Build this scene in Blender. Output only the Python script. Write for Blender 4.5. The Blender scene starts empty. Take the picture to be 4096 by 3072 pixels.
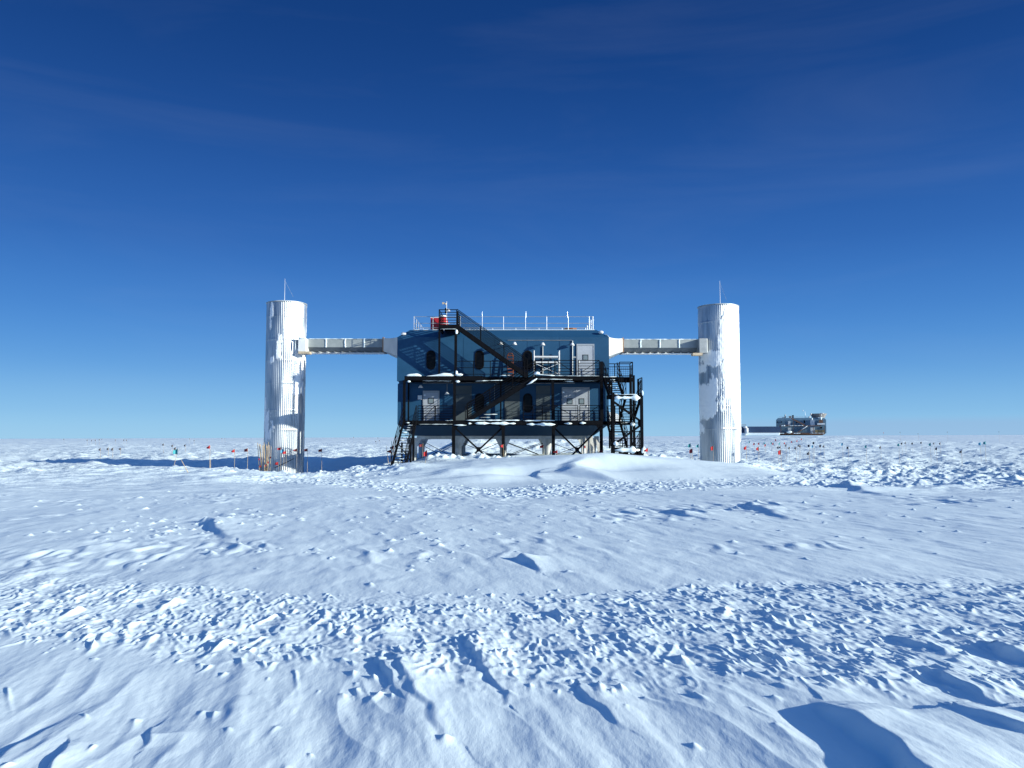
import bpy, math, random
import numpy as np
from mathutils import Vector, Matrix
random.seed(7); RNG = np.random.default_rng(11)
S = bpy.context.scene; C = S.collection

# ------------------------------------------------------------------ camera, sky, sun, exposure
EYE = 1.7; F = 3200.0; PITCH = math.atan(214 / F)
cam = bpy.data.objects.new('camera', bpy.data.cameras.new('camera')); C.objects.link(cam)
cam.location = (0, 0, EYE); cam.rotation_euler = (math.pi / 2 + PITCH, 0, 0)
cam.data.sensor_width = 36; cam.data.lens = 36 * F / 4096; cam.data.clip_end = 20000; cam.data.clip_start = 0.05
S.camera = cam
SUN_EL = math.radians(13.8); SUN_AZ = math.radians(-25)          # azimuth from +X, negative = towards the viewer
sdir = Vector((math.cos(SUN_EL) * math.cos(SUN_AZ), math.cos(SUN_EL) * math.sin(SUN_AZ), math.sin(SUN_EL)))
sun = bpy.data.objects.new('sun', bpy.data.lights.new('sun', 'SUN')); C.objects.link(sun)
sun.data.energy = 4.85; sun.data.angle = math.radians(0.53); sun.data.color = (0.975, 0.975, 0.83)
sun.rotation_euler = sdir.to_track_quat('Z', 'Y').to_euler()
w = bpy.data.worlds.new('World'); S.world = w; w.use_nodes = True
NT = w.node_tree; NT.nodes.clear()
def N(tree, t, **kw):
    n = tree.nodes.new(t)
    for k, v in kw.items():
        if k in n.inputs: n.inputs[k].default_value = v
        else: setattr(n, k, v)
    return n
sky = N(NT, 'ShaderNodeTexSky', sky_type='NISHITA', sun_disc=False, sun_elevation=SUN_EL, sun_rotation=math.radians(115),
        altitude=2800, air_density=1.0, dust_density=0.15, ozone_density=3.0)
hs = N(NT, 'ShaderNodeHueSaturation', Hue=0.507, Saturation=1.16, Value=1.0)
bg = N(NT, 'ShaderNodeBackground', Strength=0.10)
wo = N(NT, 'ShaderNodeOutputWorld')
# faint cirrus streaks and a low lavender fog bank far off to the right
tc = N(NT, 'ShaderNodeTexCoord'); sp = N(NT, 'ShaderNodeSeparateXYZ')
mp = N(NT, 'ShaderNodeMapping'); mp.inputs['Scale'].default_value = (1.1, 1.4, 7.0); mp.inputs['Rotation'].default_value = (0.0, 0.35, 0.2)
ns = N(NT, 'ShaderNodeTexNoise', Scale=1.6, Detail=7.0, Roughness=0.58, Distortion=0.5)
rp = N(NT, 'ShaderNodeMapRange'); rp.inputs['From Min'].default_value = 0.5; rp.inputs['From Max'].default_value = 0.85
rp.inputs['To Max'].default_value = 0.05
mc = N(NT, 'ShaderNodeMixRGB', blend_type='MIX'); mc.inputs['Color2'].default_value = (3.3, 4.0, 5.2, 1)
L = NT.links.new
L(tc.outputs['Generated'], mp.inputs['Vector']); L(mp.outputs[0], ns.inputs['Vector']); L(ns.outputs['Fac'], rp.inputs['Value'])
L(tc.outputs['Generated'], sp.inputs[0])
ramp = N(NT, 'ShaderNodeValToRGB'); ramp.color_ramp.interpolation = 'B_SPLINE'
stops = [(0.0, (.31, .585, .84)), (.03, (.24, .52, .82)), (.085, (.105, .33, .72)), (.15, (.057, .228, .62)), (.23, (.028, .134, .465)), (.36, (.010, .068, .29)), (.50, (.0035, .036, .175)), (.60, (.006, .045, .20)), (.75, (.024, .125, .40)), (1.0, (.024, .125, .40))]  # upper stops, above the frame, brightened past a real zenith as added fill
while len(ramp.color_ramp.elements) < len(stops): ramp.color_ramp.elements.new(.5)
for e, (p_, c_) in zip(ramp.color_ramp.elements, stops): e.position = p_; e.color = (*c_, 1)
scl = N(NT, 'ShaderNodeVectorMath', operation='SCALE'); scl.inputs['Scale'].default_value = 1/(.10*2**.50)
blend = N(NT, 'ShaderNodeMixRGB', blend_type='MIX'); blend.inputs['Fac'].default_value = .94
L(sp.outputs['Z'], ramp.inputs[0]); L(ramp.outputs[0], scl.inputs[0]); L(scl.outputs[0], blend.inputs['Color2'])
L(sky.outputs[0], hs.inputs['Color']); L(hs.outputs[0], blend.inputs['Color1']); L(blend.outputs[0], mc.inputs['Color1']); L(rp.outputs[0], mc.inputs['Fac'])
def mrange(x, a, b, c, d):
    n = N(NT, 'ShaderNodeMapRange'); n.interpolation_type = 'SMOOTHSTEP'
    for k, v in (('From Min', a), ('From Max', b), ('To Min', c), ('To Max', d)): n.inputs[k].default_value = v
    L(x, n.inputs['Value']); return n.outputs[0]
def mul(a, b):
    n = N(NT, 'ShaderNodeMath', operation='MULTIPLY'); L(a, n.inputs[0]); L(b, n.inputs[1]); return n.outputs[0]
# aureole: unseen glow added round the sun behind the viewer's right shoulder as fill
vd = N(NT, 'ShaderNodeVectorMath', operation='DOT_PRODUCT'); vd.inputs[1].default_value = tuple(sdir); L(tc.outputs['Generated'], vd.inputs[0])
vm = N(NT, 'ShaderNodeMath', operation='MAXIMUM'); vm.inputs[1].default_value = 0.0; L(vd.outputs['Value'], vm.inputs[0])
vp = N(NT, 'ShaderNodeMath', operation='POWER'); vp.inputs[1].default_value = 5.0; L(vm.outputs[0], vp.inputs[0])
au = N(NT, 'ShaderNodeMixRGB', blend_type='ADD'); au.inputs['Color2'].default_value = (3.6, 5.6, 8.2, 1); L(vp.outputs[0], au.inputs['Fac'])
band = mul(mul(mrange(sp.outputs['Z'], 0.026, 0.015, 0, 1), mrange(sp.outputs['X'], 0.12, 0.40, 0, 0.42)), mrange(sp.outputs['Y'], 0, .3, 0, 1))
m2 = N(NT, 'ShaderNodeMixRGB', blend_type='MIX'); m2.inputs['Color2'].default_value = (2.2, 3.2, 5.0, 1)
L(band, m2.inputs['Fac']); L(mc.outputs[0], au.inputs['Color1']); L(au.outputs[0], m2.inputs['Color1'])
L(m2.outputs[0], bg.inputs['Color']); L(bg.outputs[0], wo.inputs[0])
S.view_settings.view_transform = 'Standard'; S.view_settings.look = 'None'
S.view_settings.exposure = 0.50; S.view_settings.gamma = 1.0
try: S.view_settings.use_curve_mapping = False
except Exception: pass

# ------------------------------------------------------------------ helpers
def P(px, py, Y):
    "world point seen at photograph position (px, py) when it stands at distance Y"
    v = (1536 - py) / F; t = Y / (math.cos(PITCH) - v * math.sin(PITCH))
    return Vector(((px - 2048) / F * t, Y, EYE + (math.sin(PITCH) + v * math.cos(PITCH)) * t))
def X(px, Y, py=1600): return P(px, py, Y).x
def Z(py, Y): return P(2048, py, Y).z

def principled(name, col, rough=0.6, metal=0.0, spec=0.5):
    m = bpy.data.materials.new(name); m.use_nodes = True; t = m.node_tree
    b = t.nodes['Principled BSDF']; b.inputs['Base Color'].default_value = (*col, 1)
    b.inputs['Roughness'].default_value = rough; b.inputs['Metallic'].default_value = metal
    b.inputs['Specular IOR Level'].default_value = spec
    return m, t, b
def noisy(name, c1, c2, scale=3.0, rough=0.6, metal=0.0, bump=0.0, stretch=(1, 1, 1), spec=0.5, lo=.35, hi=.65, bscale=None):
    m, t, b = principled(name, c1, rough, metal, spec)
    tc = N(t, 'ShaderNodeTexCoord'); mp = N(t, 'ShaderNodeMapping'); mp.inputs['Scale'].default_value = stretch
    n = N(t, 'ShaderNodeTexNoise', Scale=scale, Detail=6.0, Roughness=0.6)
    r = N(t, 'ShaderNodeValToRGB'); r.color_ramp.elements[0].position = lo; r.color_ramp.elements[1].position = hi
    r.color_ramp.elements[0].color = (*c1, 1); r.color_ramp.elements[1].color = (*c2, 1)
    t.links.new(tc.outputs['Object'], mp.inputs[0]); t.links.new(mp.outputs[0], n.inputs['Vector'])
    t.links.new(n.outputs['Fac'], r.inputs[0]); t.links.new(r.outputs[0], b.inputs['Base Color'])
    if bump:
        n2 = N(t, 'ShaderNodeTexNoise', Scale=bscale or scale * 3, Detail=5.0, Roughness=0.6)
        t.links.new(mp.outputs[0], n2.inputs['Vector'])
        bp = N(t, 'ShaderNodeBump', Strength=bump, Distance=0.03)
        t.links.new(n2.outputs['Fac'], bp.inputs['Height']); t.links.new(bp.outputs[0], b.inputs['Normal'])
    return m

M = {}
M['blue'] = noisy('blue_panel', (.011, .062, .138), (.015, .073, .160), .7, .6, 0, .08, (1, 1, 1.6), spec=.25)
M['belly'] = noisy('shaded_blue_panel', (.014, .048, .10), (.018, .058, .115), .9, .6, spec=.25)  # same blue cladding, darkened to carry the shade of the underslope
M['steel'] = noisy('weathered_black_steel', (.004, .0048, .0070), (.007, .0075, .010), 4, .8, .0, .2, spec=.04)
M['white'] = noisy('white_paint', (.74, .75, .76), (.66, .67, .69), 2.0, .5, 0, .05)
M['door'] = noisy('door_paint', (.33, .36, .42), (.39, .42, .48), 1.2, .45)
M['trim'] = noisy('door_trim', (.26, .29, .34), (.33, .36, .41), 1.2, .5)
M['alu'] = noisy('aluminium', (.78, .79, .8), (.66, .68, .7), 5, .35, .6)
M['glass'] = noisy('dark_glass', (.002, .0025, .004), (.005, .005, .007), 2, .2, 0, .1, spec=.12, bscale=2)
M['paneglass'] = noisy('door_glass', (.16, .20, .23), (.20, .25, .28), 2, .12)
M['black'] = noisy('black_rubber', (.004, .004, .005), (.006, .006, .007), 3, .7, spec=.1)
M['greypanel'] = noisy('grey_panel', (.055, .075, .088), (.075, .095, .107), 1.5, .7)
M['galv'] = noisy('galvanised', (.30, .32, .33), (.42, .44, .45), 2.2, .5, .35, .15, (1, 1, 1))
M['duct'] = noisy('duct_grey', (.25, .28, .29), (.33, .36, .37), 1.3, .6, .1, .1)
M['ductdark'] = noisy('shaded_duct_grey', (.11, .13, .15), (.16, .18, .2), 1.3, .6, .1)  # duct grey with the shade of its lower faces put into the colour
M['fabric'] = noisy('white_tarpaulin', (.64, .64, .62), (.56, .56, .54), 1.5, .75, 0, .5, (1, 1, .5), bscale=2.5)
M['strap'] = noisy('wood_batten', (.38, .22, .14), (.28, .17, .11), 6, .8)
M['plywood'] = noisy('plywood', (.55, .45, .33), (.42, .34, .25), 4, .8)
M['palewood'] = noisy('pale_frosted_wood', (.55, .53, .50), (.72, .72, .72), 3, .8, 0, .3)
M['red'] = noisy('red_cloth', (.46, .016, .022), (.36, .012, .02), 6, .8)
M['darkred'] = noisy('dark_red_cloth', (.19, .018, .03), (.13, .015, .02), 6, .8)
M['teal'] = noisy('teal_cloth', (.05, .36, .40), (.04, .28, .33), 6, .8)
M['cyan'] = noisy('pale_blue_cloth', (.10, .40, .60), (.08, .34, .52), 6, .8)
M['dark'] = noisy('dark_cloth', (.035, .04, .06), (.05, .05, .07), 6, .8)
M['bamboo'] = noisy('bamboo', (.55, .42, .27), (.36, .27, .18), 8, .7, 0, 0, (1, 1, .3))
M['orange'] = noisy('orange_paint', (.36, .09, .02), (.24, .06, .015), 5, .55)
M['redpaint'] = noisy('red_panel_paint', (.42, .012, .022), (.34, .01, .02), 3, .5)
M['brown'] = noisy('rusty_brown', (.20, .10, .06), (.13, .07, .05), 1.5, .8)
M['frame'] = noisy('frosted_frame', (.46, .47, .46), (.74, .75, .76), 1.6, .7, 0, .3)
M['farblue'] = noisy('faded_blue_panel', (.08, .16, .24), (.12, .21, .29), .5, .6)
M['fardark'] = noisy('navy_panel', (.018, .045, .11), (.024, .06, .14), .3, .6)
M['farwhite'] = noisy('frosted_panel', (.55, .6, .64), (.75, .76, .78), 1.2, .7)
M['fargrey'] = noisy('shield_grey', (.20, .19, .19), (.32, .30, .29), .8, .6)
M['olive'] = noisy('plywood_crate', (.22, .17, .08), (.30, .22, .12), 1.1, .8)

def snow_material(name, fine=1.0):
    m, t, b = principled(name, (.84, .90, .95), .62, 0, .15)
    tc = N(t, 'ShaderNodeTexCoord')
    n1 = N(t, 'ShaderNodeTexNoise', Scale=1.1, Detail=5.0, Roughness=.6)
    r = N(t, 'ShaderNodeValToRGB'); r.color_ramp.elements[0].color = (.755, .87, .925, 1); r.color_ramp.elements[1].color = (.82, .915, .95, 1)
    t.links.new(tc.outputs['Object'], n1.inputs['Vector']); t.links.new(n1.outputs['Fac'], r.inputs[0]); t.links.new(r.outputs[0], b.inputs['Base Color'])
    mp = N(t, 'ShaderNodeMapping'); mp.inputs['Rotation'].default_value = (0, 0, math.radians(-13)); mp.inputs['Scale'].default_value = (1, .32, 1)
    n2 = N(t, 'ShaderNodeTexNoise', Scale=16.0, Detail=6.0, Roughness=.62)
    n3 = N(t, 'ShaderNodeTexNoise', Scale=170.0, Detail=3.0, Roughness=.6)
    b1 = N(t, 'ShaderNodeBump', Strength=.30 * fine, Distance=.02); b2 = N(t, 'ShaderNodeBump', Strength=.30, Distance=.0025)
    t.links.new(tc.outputs['Object'], mp.inputs[0]); t.links.new(mp.outputs[0], n2.inputs['Vector']); t.links.new(tc.outputs['Object'], n3.inputs['Vector'])
    t.links.new(n2.outputs['Fac'], b1.inputs['Height']); t.links.new(n3.outputs['Fac'], b2.inputs['Height'])
    at = N(t, 'ShaderNodeAttribute'); at.attribute_name = 'far'; n4 = N(t, 'ShaderNodeTexNoise', Scale=.75, Detail=6.0, Roughness=.68)
    m4 = N(t, 'ShaderNodeMapping'); m4.inputs['Scale'].default_value = (.55, 1.3, 1); b0 = N(t, 'ShaderNodeBump', Distance=.55)
    t.links.new(tc.outputs['Object'], m4.inputs[0]); t.links.new(m4.outputs[0], n4.inputs['Vector']); t.links.new(n4.outputs['Fac'], b0.inputs['Height']); t.links.new(at.outputs['Fac'], b0.inputs['Strength'])
    t.links.new(b0.outputs[0], b1.inputs['Normal'])
    t.links.new(b1.outputs[0], b2.inputs['Normal']); t.links.new(b2.outputs[0], b.inputs['Normal'])
    return m
M['snow'] = snow_material('wind_packed_snow')
M['clump'] = snow_material('clinging_snow', 1.6)

class MB:
    def __init__(s): s.v = []; s.f = []
    def add(s, vs, fs):
        o = len(s.v); s.v += [tuple(a) for a in vs]; s.f += [tuple(i + o for i in f) for f in fs]; return s
    def box(s, x0, x1, y0, y1, z0, z1):
        return s.add([(x0,y0,z0),(x1,y0,z0),(x1,y1,z0),(x0,y1,z0),(x0,y0,z1),(x1,y0,z1),(x1,y1,z1),(x0,y1,z1)],
                     [(0,3,2,1),(4,5,6,7),(0,1,5,4),(1,2,6,5),(2,3,7,6),(3,0,4,7)])
    def bar(s, p, q, a, b=None, up=(0, 0, 1)):
        b = b or a; p = Vector(p); q = Vector(q); d = (q - p).normalized(); u = Vector(up)
        if abs(d.dot(u)) > .98: u = Vector((0, 1, 0))
        r = d.cross(u).normalized(); u = r.cross(d).normalized(); r = r * a / 2; u = u * b / 2
        vs = [p-r-u, p+r-u, p+r+u, p-r+u, q-r-u, q+r-u, q+r+u, q-r+u]
        return s.add(vs, [(0,3,2,1),(4,5,6,7),(0,1,5,4),(1,2,6,5),(2,3,7,6),(3,0,4,7)])
    def tube(s, p, q, r, n=8, r2=None, cap=True):
        r2 = r if r2 is None else r2
        p = Vector(p); q = Vector(q); d = (q - p).normalized(); u = Vector((0, 0, 1)) if abs(d.z) < .95 else Vector((1, 0, 0))
        a = d.cross(u).normalized(); b = d.cross(a)
        vs = [p + (a*math.cos(2*math.pi*i/n) + b*math.sin(2*math.pi*i/n))*r for i in range(n)] + \
             [q + (a*math.cos(2*math.pi*i/n) + b*math.sin(2*math.pi*i/n))*r2 for i in range(n)]
        fs = [(i, i+n, (i+1) % n + n, (i+1) % n) for i in range(n)]
        if cap: fs += [tuple(range(n)), tuple(range(2*n-1, n-1, -1))]
        return s.add(vs, fs)
    def loft(s, loops):
        n = len(loops[0]); vs = [v for l in loops for v in l]; fs = []
        for k in range(len(loops) - 1):
            for i in range(n):
                j = (i+1) % n; fs.append((k*n+i, k*n+j, (k+1)*n+j, (k+1)*n+i))
        fs += [tuple(range(n-1, -1, -1)), tuple(range((len(loops)-1)*n, len(loops)*n))]
        return s.add(vs, fs)
    def blob(s, c, r, seed=0, rough=.25, nu=14, nv=9):
        rr = random.Random(seed); ph = [rr.uniform(0, 6.3) for _ in range(6)]; c = Vector(c)
        vs = [c - Vector((0, 0, r[2]))]; fs = []
        for j in range(1, nv):
            la = -math.pi/2 + math.pi*j/nv
            for i in range(nu):
                lo = 2*math.pi*i/nu
                k = 1 + rough*(math.sin(2*lo+ph[0]+la)*.4 + math.sin(3*lo+ph[1]-2*la)*.3 + math.sin(5*lo+4*la+ph[2])*.2 + rr.uniform(-.25, .25))
                vs.append(c + Vector((r[0]*math.cos(la)*math.cos(lo)*k, r[1]*math.cos(la)*math.sin(lo)*k, r[2]*math.sin(la)*k)))
        vs.append(c + Vector((0, 0, r[2])))
        for i in range(nu): fs.append((0, 1+(i+1) % nu, 1+i))
        for j in range(nv-2):
            for i in range(nu):
                a = 1+j*nu+i; b = 1+j*nu+(i+1) % nu; fs.append((a, b, b+nu, a+nu))
        t = len(vs)-1
        for i in range(nu): fs.append((t, t-nu+i, t-nu+(i+1) % nu))
        return s.add(vs, fs)
    def strip(s, p, q, h, d, seed=0, sag=1.0, step=.12):
        "lumpy bar of snow clinging along an edge from p to q"
        rr = random.Random(seed); p = Vector(p); q = Vector(q); n = max(4, int((q-p).length/step)); loops = []
        dr = (q-p).normalized(); side = Vector((0, 1, 0)) if abs(dr.y) < .7 else Vector((1, 0, 0))
        a1, a2 = rr.uniform(0, 6), rr.uniform(0, 6)
        for i in range(n+1):
            t = i/n; c = p.lerp(q, t); e = min(1, min(t, 1-t)*n/2 + .25)
            k = (.7 + .25*math.sin(t*n*.55+a1) + .2*math.sin(t*n*1.3+a2) + rr.uniform(-.2, .2))*e
            hh = h*k; dd = d*(.8+.2*k)*e
            loops.append([c - side*dd/2 - Vector((0, 0, hh*.5*sag)), c + side*dd/2 - Vector((0, 0, hh*.4*sag)), c + side*dd/2 + Vector((0, 0, hh*.35)),
                          c + Vector((0, 0, hh*.55)), c - side*dd/2 + Vector((0, 0, hh*.3))])
        return s.loft(loops)
    def build(s, name, mat, parent=None, smooth=False, bevel=0):
        me = bpy.data.meshes.new(name); me.from_pydata(s.v, [], s.f); me.update()
        me.materials.append(M[mat] if isinstance(mat, str) else mat)
        o = bpy.data.objects.new(name, me); C.objects.link(o)
        if parent is not None: o.parent = parent; o.location = -Vector(ORG.get(parent.name, (0, 0, 0)))
        if smooth: me.shade_smooth()
        if bevel:
            b = o.modifiers.new('b', 'BEVEL'); b.width = bevel; b.segments = 2; b.limit_method = 'ANGLE'
        return o
ORG = {}            # world position of every Empty and parent part, so that children can be written in world coordinates
def thing(name, label, cat, loc=(0, 0, 0), group=None):
    o = bpy.data.objects.new(name, None); C.objects.link(o); o.location = loc; ORG[o.name] = tuple(loc)
    o['label'] = label; o['category'] = cat
    if group: o['group'] = group
    return o
def tag(o, label, cat, group=None, kind=None):
    o['label'] = label; o['category'] = cat
    if group: o['group'] = group
    if kind: o['kind'] = kind
    return o
def rect(x0, x1, y0, y1, z): return [(x0, y0, z), (x1, y0, z), (x1, y1, z), (x0, y1, z)]

# ------------------------------------------------------------------ terrain
PERM = RNG.permutation(4096).astype(np.int32); GA = RNG.uniform(0, 2*np.pi, 4096); GX = np.cos(GA).astype(np.float32); GY = np.sin(GA).astype(np.float32)
def perlin(x, y, seed=0):
    x = np.asarray(x, np.float64) + seed*17.31; y = np.asarray(y, np.float64) + seed*9.77
    xi = np.floor(x).astype(np.int64); yi = np.floor(y).astype(np.int64); xf = (x-xi).astype(np.float32); yf = (y-yi).astype(np.float32)
    def g(ix, iy, dx, dy):
        h = PERM[(PERM[ix & 4095] + iy) & 4095]; return GX[h]*dx + GY[h]*dy
    u = xf*xf*xf*(xf*(xf*6-15)+10); v = yf*yf*yf*(yf*(yf*6-15)+10)
    a = g(xi, yi, xf, yf); b = g(xi+1, yi, xf-1, yf); c = g(xi, yi+1, xf, yf-1); d = g(xi+1, yi+1, xf-1, yf-1)
    return ((a+(b-a)*u) + ((c+(d-c)*u) - (a+(b-a)*u))*v) * 1.5
def ss(a, b, x):
    t = np.clip((np.asarray(x, float)-a)/(b-a), 0, 1); return t*t*(3-2*t)
def bump(x, c, w): return np.exp(-((x-c)/w)**2)
WA = math.radians(13); WX, WY = -math.sin(WA), math.cos(WA)      # wind direction on the ground
def base(x, y):
    x = np.asarray(x, float); y = np.asarray(y, float); yy = np.maximum(y, 0.01)
    z = np.interp(y, [0, 10, 20, 30, 42, 56, 70, 150, 400], [0, -.03, -.12, -.26, -.34, -.62, -.85, -1.0, -1.2])
    # far plain: the horizon climbs gently from left to right
    u = np.clip(x/yy, -1.2, 1.2)
    far = EYE + yy*(-5.5 + 8.0*(u/1.28+.5)*2)/F
    z = z + (far - z)*ss(300, 2600, y)
    z = z + 3.05*np.exp(-((x-121)/42)**2 - ((y-338)/52)**2)          # rise that carries the distant building
    # left ridge, and the hollow beyond it round the left tower
    rl = np.interp(x, [-60, -34, -25, -19, -15, -13, -11.4, -7, -4], [.02, .08, .20, .33, .44, .32, .08, .05, 0])
    z = z + rl*bump(y, 40, 4.5)
    z = z - .42*bump(x, -14, 7)*bump(y, 54, 6.5)
    z = z + 2.25*np.exp(-(np.maximum(np.abs(x-2.5)-6, 0)/4.2)**2)*bump(y, 77, 9)+.75*bump(x, -11, 7)*bump(y, 68, 5)+.42*ss(-8, -18, x)*(1-ss(-60, -90, x))*ss(58, 66, y)*(1-ss(90, 130, y))
    # drift in front of the building
    cr = np.interp(x, [-12, -9, -7, -6.2, -2.1, 2.2, 4.8, 7.9, 12.2, 14.8, 18, 24], [.02, .08, .24, .38, .84, 1.06, 1.12, 1.0, .70, .28, .06, 0])
    cy = 45.5 + .03*x; dy = y-cy
    z = z + cr*np.where(dy < 0, ss(-12.5, -.8, dy)**1.25, 1-ss(.5, 6, dy)*.35)*(1-ss(7, 17, dy))
    # snow pad under the building, banked down to the hollow on the left
    pad = ss(-9.6, -7.9, x)*(1-ss(9.5, 13, x))*ss(46.2, 49, y)*(1-ss(60, 70, y))
    tgt = np.interp(x, [-9, -6.5, -4, 0, 4, 8, 10], [-.2, -.02, .22, .34, .38, .36, .2])
    z = z + (tgt - z)*pad
    # scoop in the drift and its lip, low hummocks beside it
    sx, sy = x-4.6, y-40.5
    z = z + .30*np.exp(-((sx+.2)/2.6)**2 - ((sy-1.3)/1.1)**2) - .26*np.exp(-((sx-.6)/2.2)**2-((sy+.5)/1.1)**2) 
    z = z - .28*np.exp(-((x-.4)/1.5)**2-((y-39.2)/.9)**2) + .2*np.exp(-((x+1)/1.4)**2-((y-37)/.8)**2)
    z = z + .30*np.exp(-((x+5.6)/1.3)**2-((y-43)/1.2)**2) + .16*np.exp(-((x+3.0)/.8)**2-((y-39.5)/.8)**2)
    z = z + .32*np.exp(-((x-9.6)/1.2)**2-((y-49.5)/1.2)**2) + .4*np.exp(-((x-15.8)/1.8)**2-((y-53)/1.1)**2)
    z = z + .34*np.exp(-((x+4.6)/1.1)**2-((y-50.2)/1.0)**2) + .22*np.exp(-((x+2.2)/1.3)**2-((y-50.6)/.8)**2) - .25*np.exp(-((x+3.6)/1.0)**2-((y-52.8)/1.2)**2) + .3*np.exp(-((x-.6)/1.2)**2-((y-51.6)/.7)**2) + .3*np.exp(-((x+9.0)/.9)**2-((y-47.6)/1.4)**2)
    z = z + .35*np.exp(-((x-27)/3.5)**2-((y-44)/1.6)**2) + .3*np.exp(-((x-19)/3)**2-((y-46)/1.4)**2)
    return z
def ground(x, y): return float(base(x, y))

def px_ground(px, py):
    "point of the ground seen at (px, py)"
    v = (1536-py)/F; dy = math.cos(PITCH)-v*math.sin(PITCH); dz = math.sin(PITCH)+v*math.cos(PITCH); dx = (px-2048)/F
    t = .5
    while t < 3000:
        if EYE+dz*t < ground(dx*t, dy*t): break
        t *= 1.004
    return dx*t, dy*t

OC = -2.0                                                          # the grid fans out from a point behind the camera
th = np.concatenate([np.radians(np.linspace(-180, -41.5, 46)[:-1]), np.radians(np.linspace(-41.5, 41.5, 1500)), np.radians(np.linspace(41.5, 180, 46)[1:-1])])
lr = np.concatenate([np.linspace(math.log(.4), math.log(4.2), 25)[:-1], np.arange(math.log(4.2), math.log(64), .0016),
                     np.arange(math.log(64), math.log(900), .0042), np.linspace(math.log(900), math.log(9000), 60)])
RR = np.exp(lr)[:, None]; TT = th[None, :]
GXX = (RR*np.sin(TT)); GYY = OC + RR*np.cos(TT)
near = np.clip(1-ss(400, 2500, RR*np.ones_like(TT)), 0, 1)
H = base(GXX, GYY)
aa = GXX*WX + GYY*WY; cc = GXX*WY - GYY*WX                       # along and across the wind
wq = perlin(aa/1.7, cc/1.1, 3); 
def sas(sc, st, seed, warp=.5, sharp=1.0):
    n = perlin(cc/sc + warp*perlin(aa/(sc*3), cc/(sc*2.2), seed+40), aa/(sc*st), seed); return n
def interp_band(pts, u): return np.interp(u, [p[0] for p in pts], [p[1] for p in pts])
U = np.where(GYY > .5, GXX/np.maximum(GYY, .5), 9*np.sign(GXX)); V = GYY
def edge(pts):
    g = [px_ground(a, b) for a, b in pts]; return sorted((x/y, y) for x, y in g)
up1 = edge([(-200, 2250), (0, 2270), (600, 2330), (1200, 2395), (2048, 2400), (2700, 2350), (3200, 2325), (4096, 2310), (4300, 2300)])
lo1 = edge([(-200, 2530), (0, 2560), (800, 2610), (1500, 2680), (2048, 2700), (2900, 2760), (3500, 2760), (4096, 2800), (4300, 2820)])
e_up, e_lo = interp_band(up1, U), interp_band(lo1, U)
wob = .35*perlin(GXX/1.3, GYY/1.3, 21)
band1 = ss(-.5, .4, V-e_lo+wob)*(1-ss(-.5, .5, V-e_up+wob))*(np.abs(U) < 1.3)
up2 = edge([(1000, 1898), (1200, 1902), (1560, 1930), (2048, 1945), (2500, 1930), (3080, 1912), (3600, 1880), (4300, 1870)])
lo2 = edge([(1000, 1935), (1200, 1935), (1560, 1962), (2048, 1990), (2500, 1972), (3080, 1955), (3600, 1945), (4300, 1960)])
b2u, b2l = interp_band(up2, U), interp_band(lo2, U)
band2 = ss(-.8, .8, V-b2l)*(1-ss(-1, 1, V-b2u))*ss(-.36, -.30, U)*(U < 1.2)
mid = ss(8, 10, V)*(1-ss(24, 30, V)); fore = 1-ss(5.2, 6.6, V)
# broad drifts
H += .10*perlin(aa/22, cc/9, 1)*ss(8, 30, V)*near + .035*perlin(aa/5.5, cc/2.6, 2)
# foreground: soft wind-carved ridges
n1 = sas(.50, 4.2, 5, .35); n2 = sas(.22, 4.5, 6, .4); n3 = sas(.10, 3.2, 7, .6)
H += (.019*np.sign(n1)*np.abs(n1)**.9 + .010*n2 + .003*n3)*(.35+.65*fore)*(1-.6*band1)*(1-ss(9, 30, V)*.5)
rid = np.clip(1-np.abs(perlin(aa/2.4+.2*wq, cc/.5+.45*wq, 9))*2.4, 0, 1)**1.6
H += .015*rid*fore*ss(-1.1, .5, perlin(GXX/1.6, GYY/1.6, 10))
# middle ground
patch = ss(.05, .5, perlin(GXX/4.5, GYY/5, 12)+.25*perlin(GXX/1.5, GYY/1.5, 13))
n4 = sas(.32, 2.4, 14, .9)
H += .006*perlin(cc/.14, aa/.55, 44)*ss(6.5, 10, V)*(1-ss(26, 34, V))*(.3+patch) + .0012*perlin(cc/.05, aa/.22, 45)*(1-ss(7, 12, V))
H += mid*(.026*(.25+patch)*np.clip(n4, -.2, 1)*1.6 + .012*sas(.9, 3, 15))
# rough ground of the two tracks
r1 = 1-2*np.abs(sas(.13, 2.2, 16, 1.0)); r2 = perlin(aa/.09, cc/.05, 17)
tread = .5+.5*np.cos((V-e_lo)*2*np.pi/.95+1.5*perlin(GXX/2, GYY/2, 18))
H += band1*(.010*np.clip(r1, -.2, 1)*(.5+.8*tread) + .004*r2 + .022*sas(.35, 2.5, 19, .5))
H += band2*(.028*np.clip(perlin(aa/.45, cc/.28, 22)*1.4, -.3, 1) + .018*perlin(aa/.2, cc/.16, 23))
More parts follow.
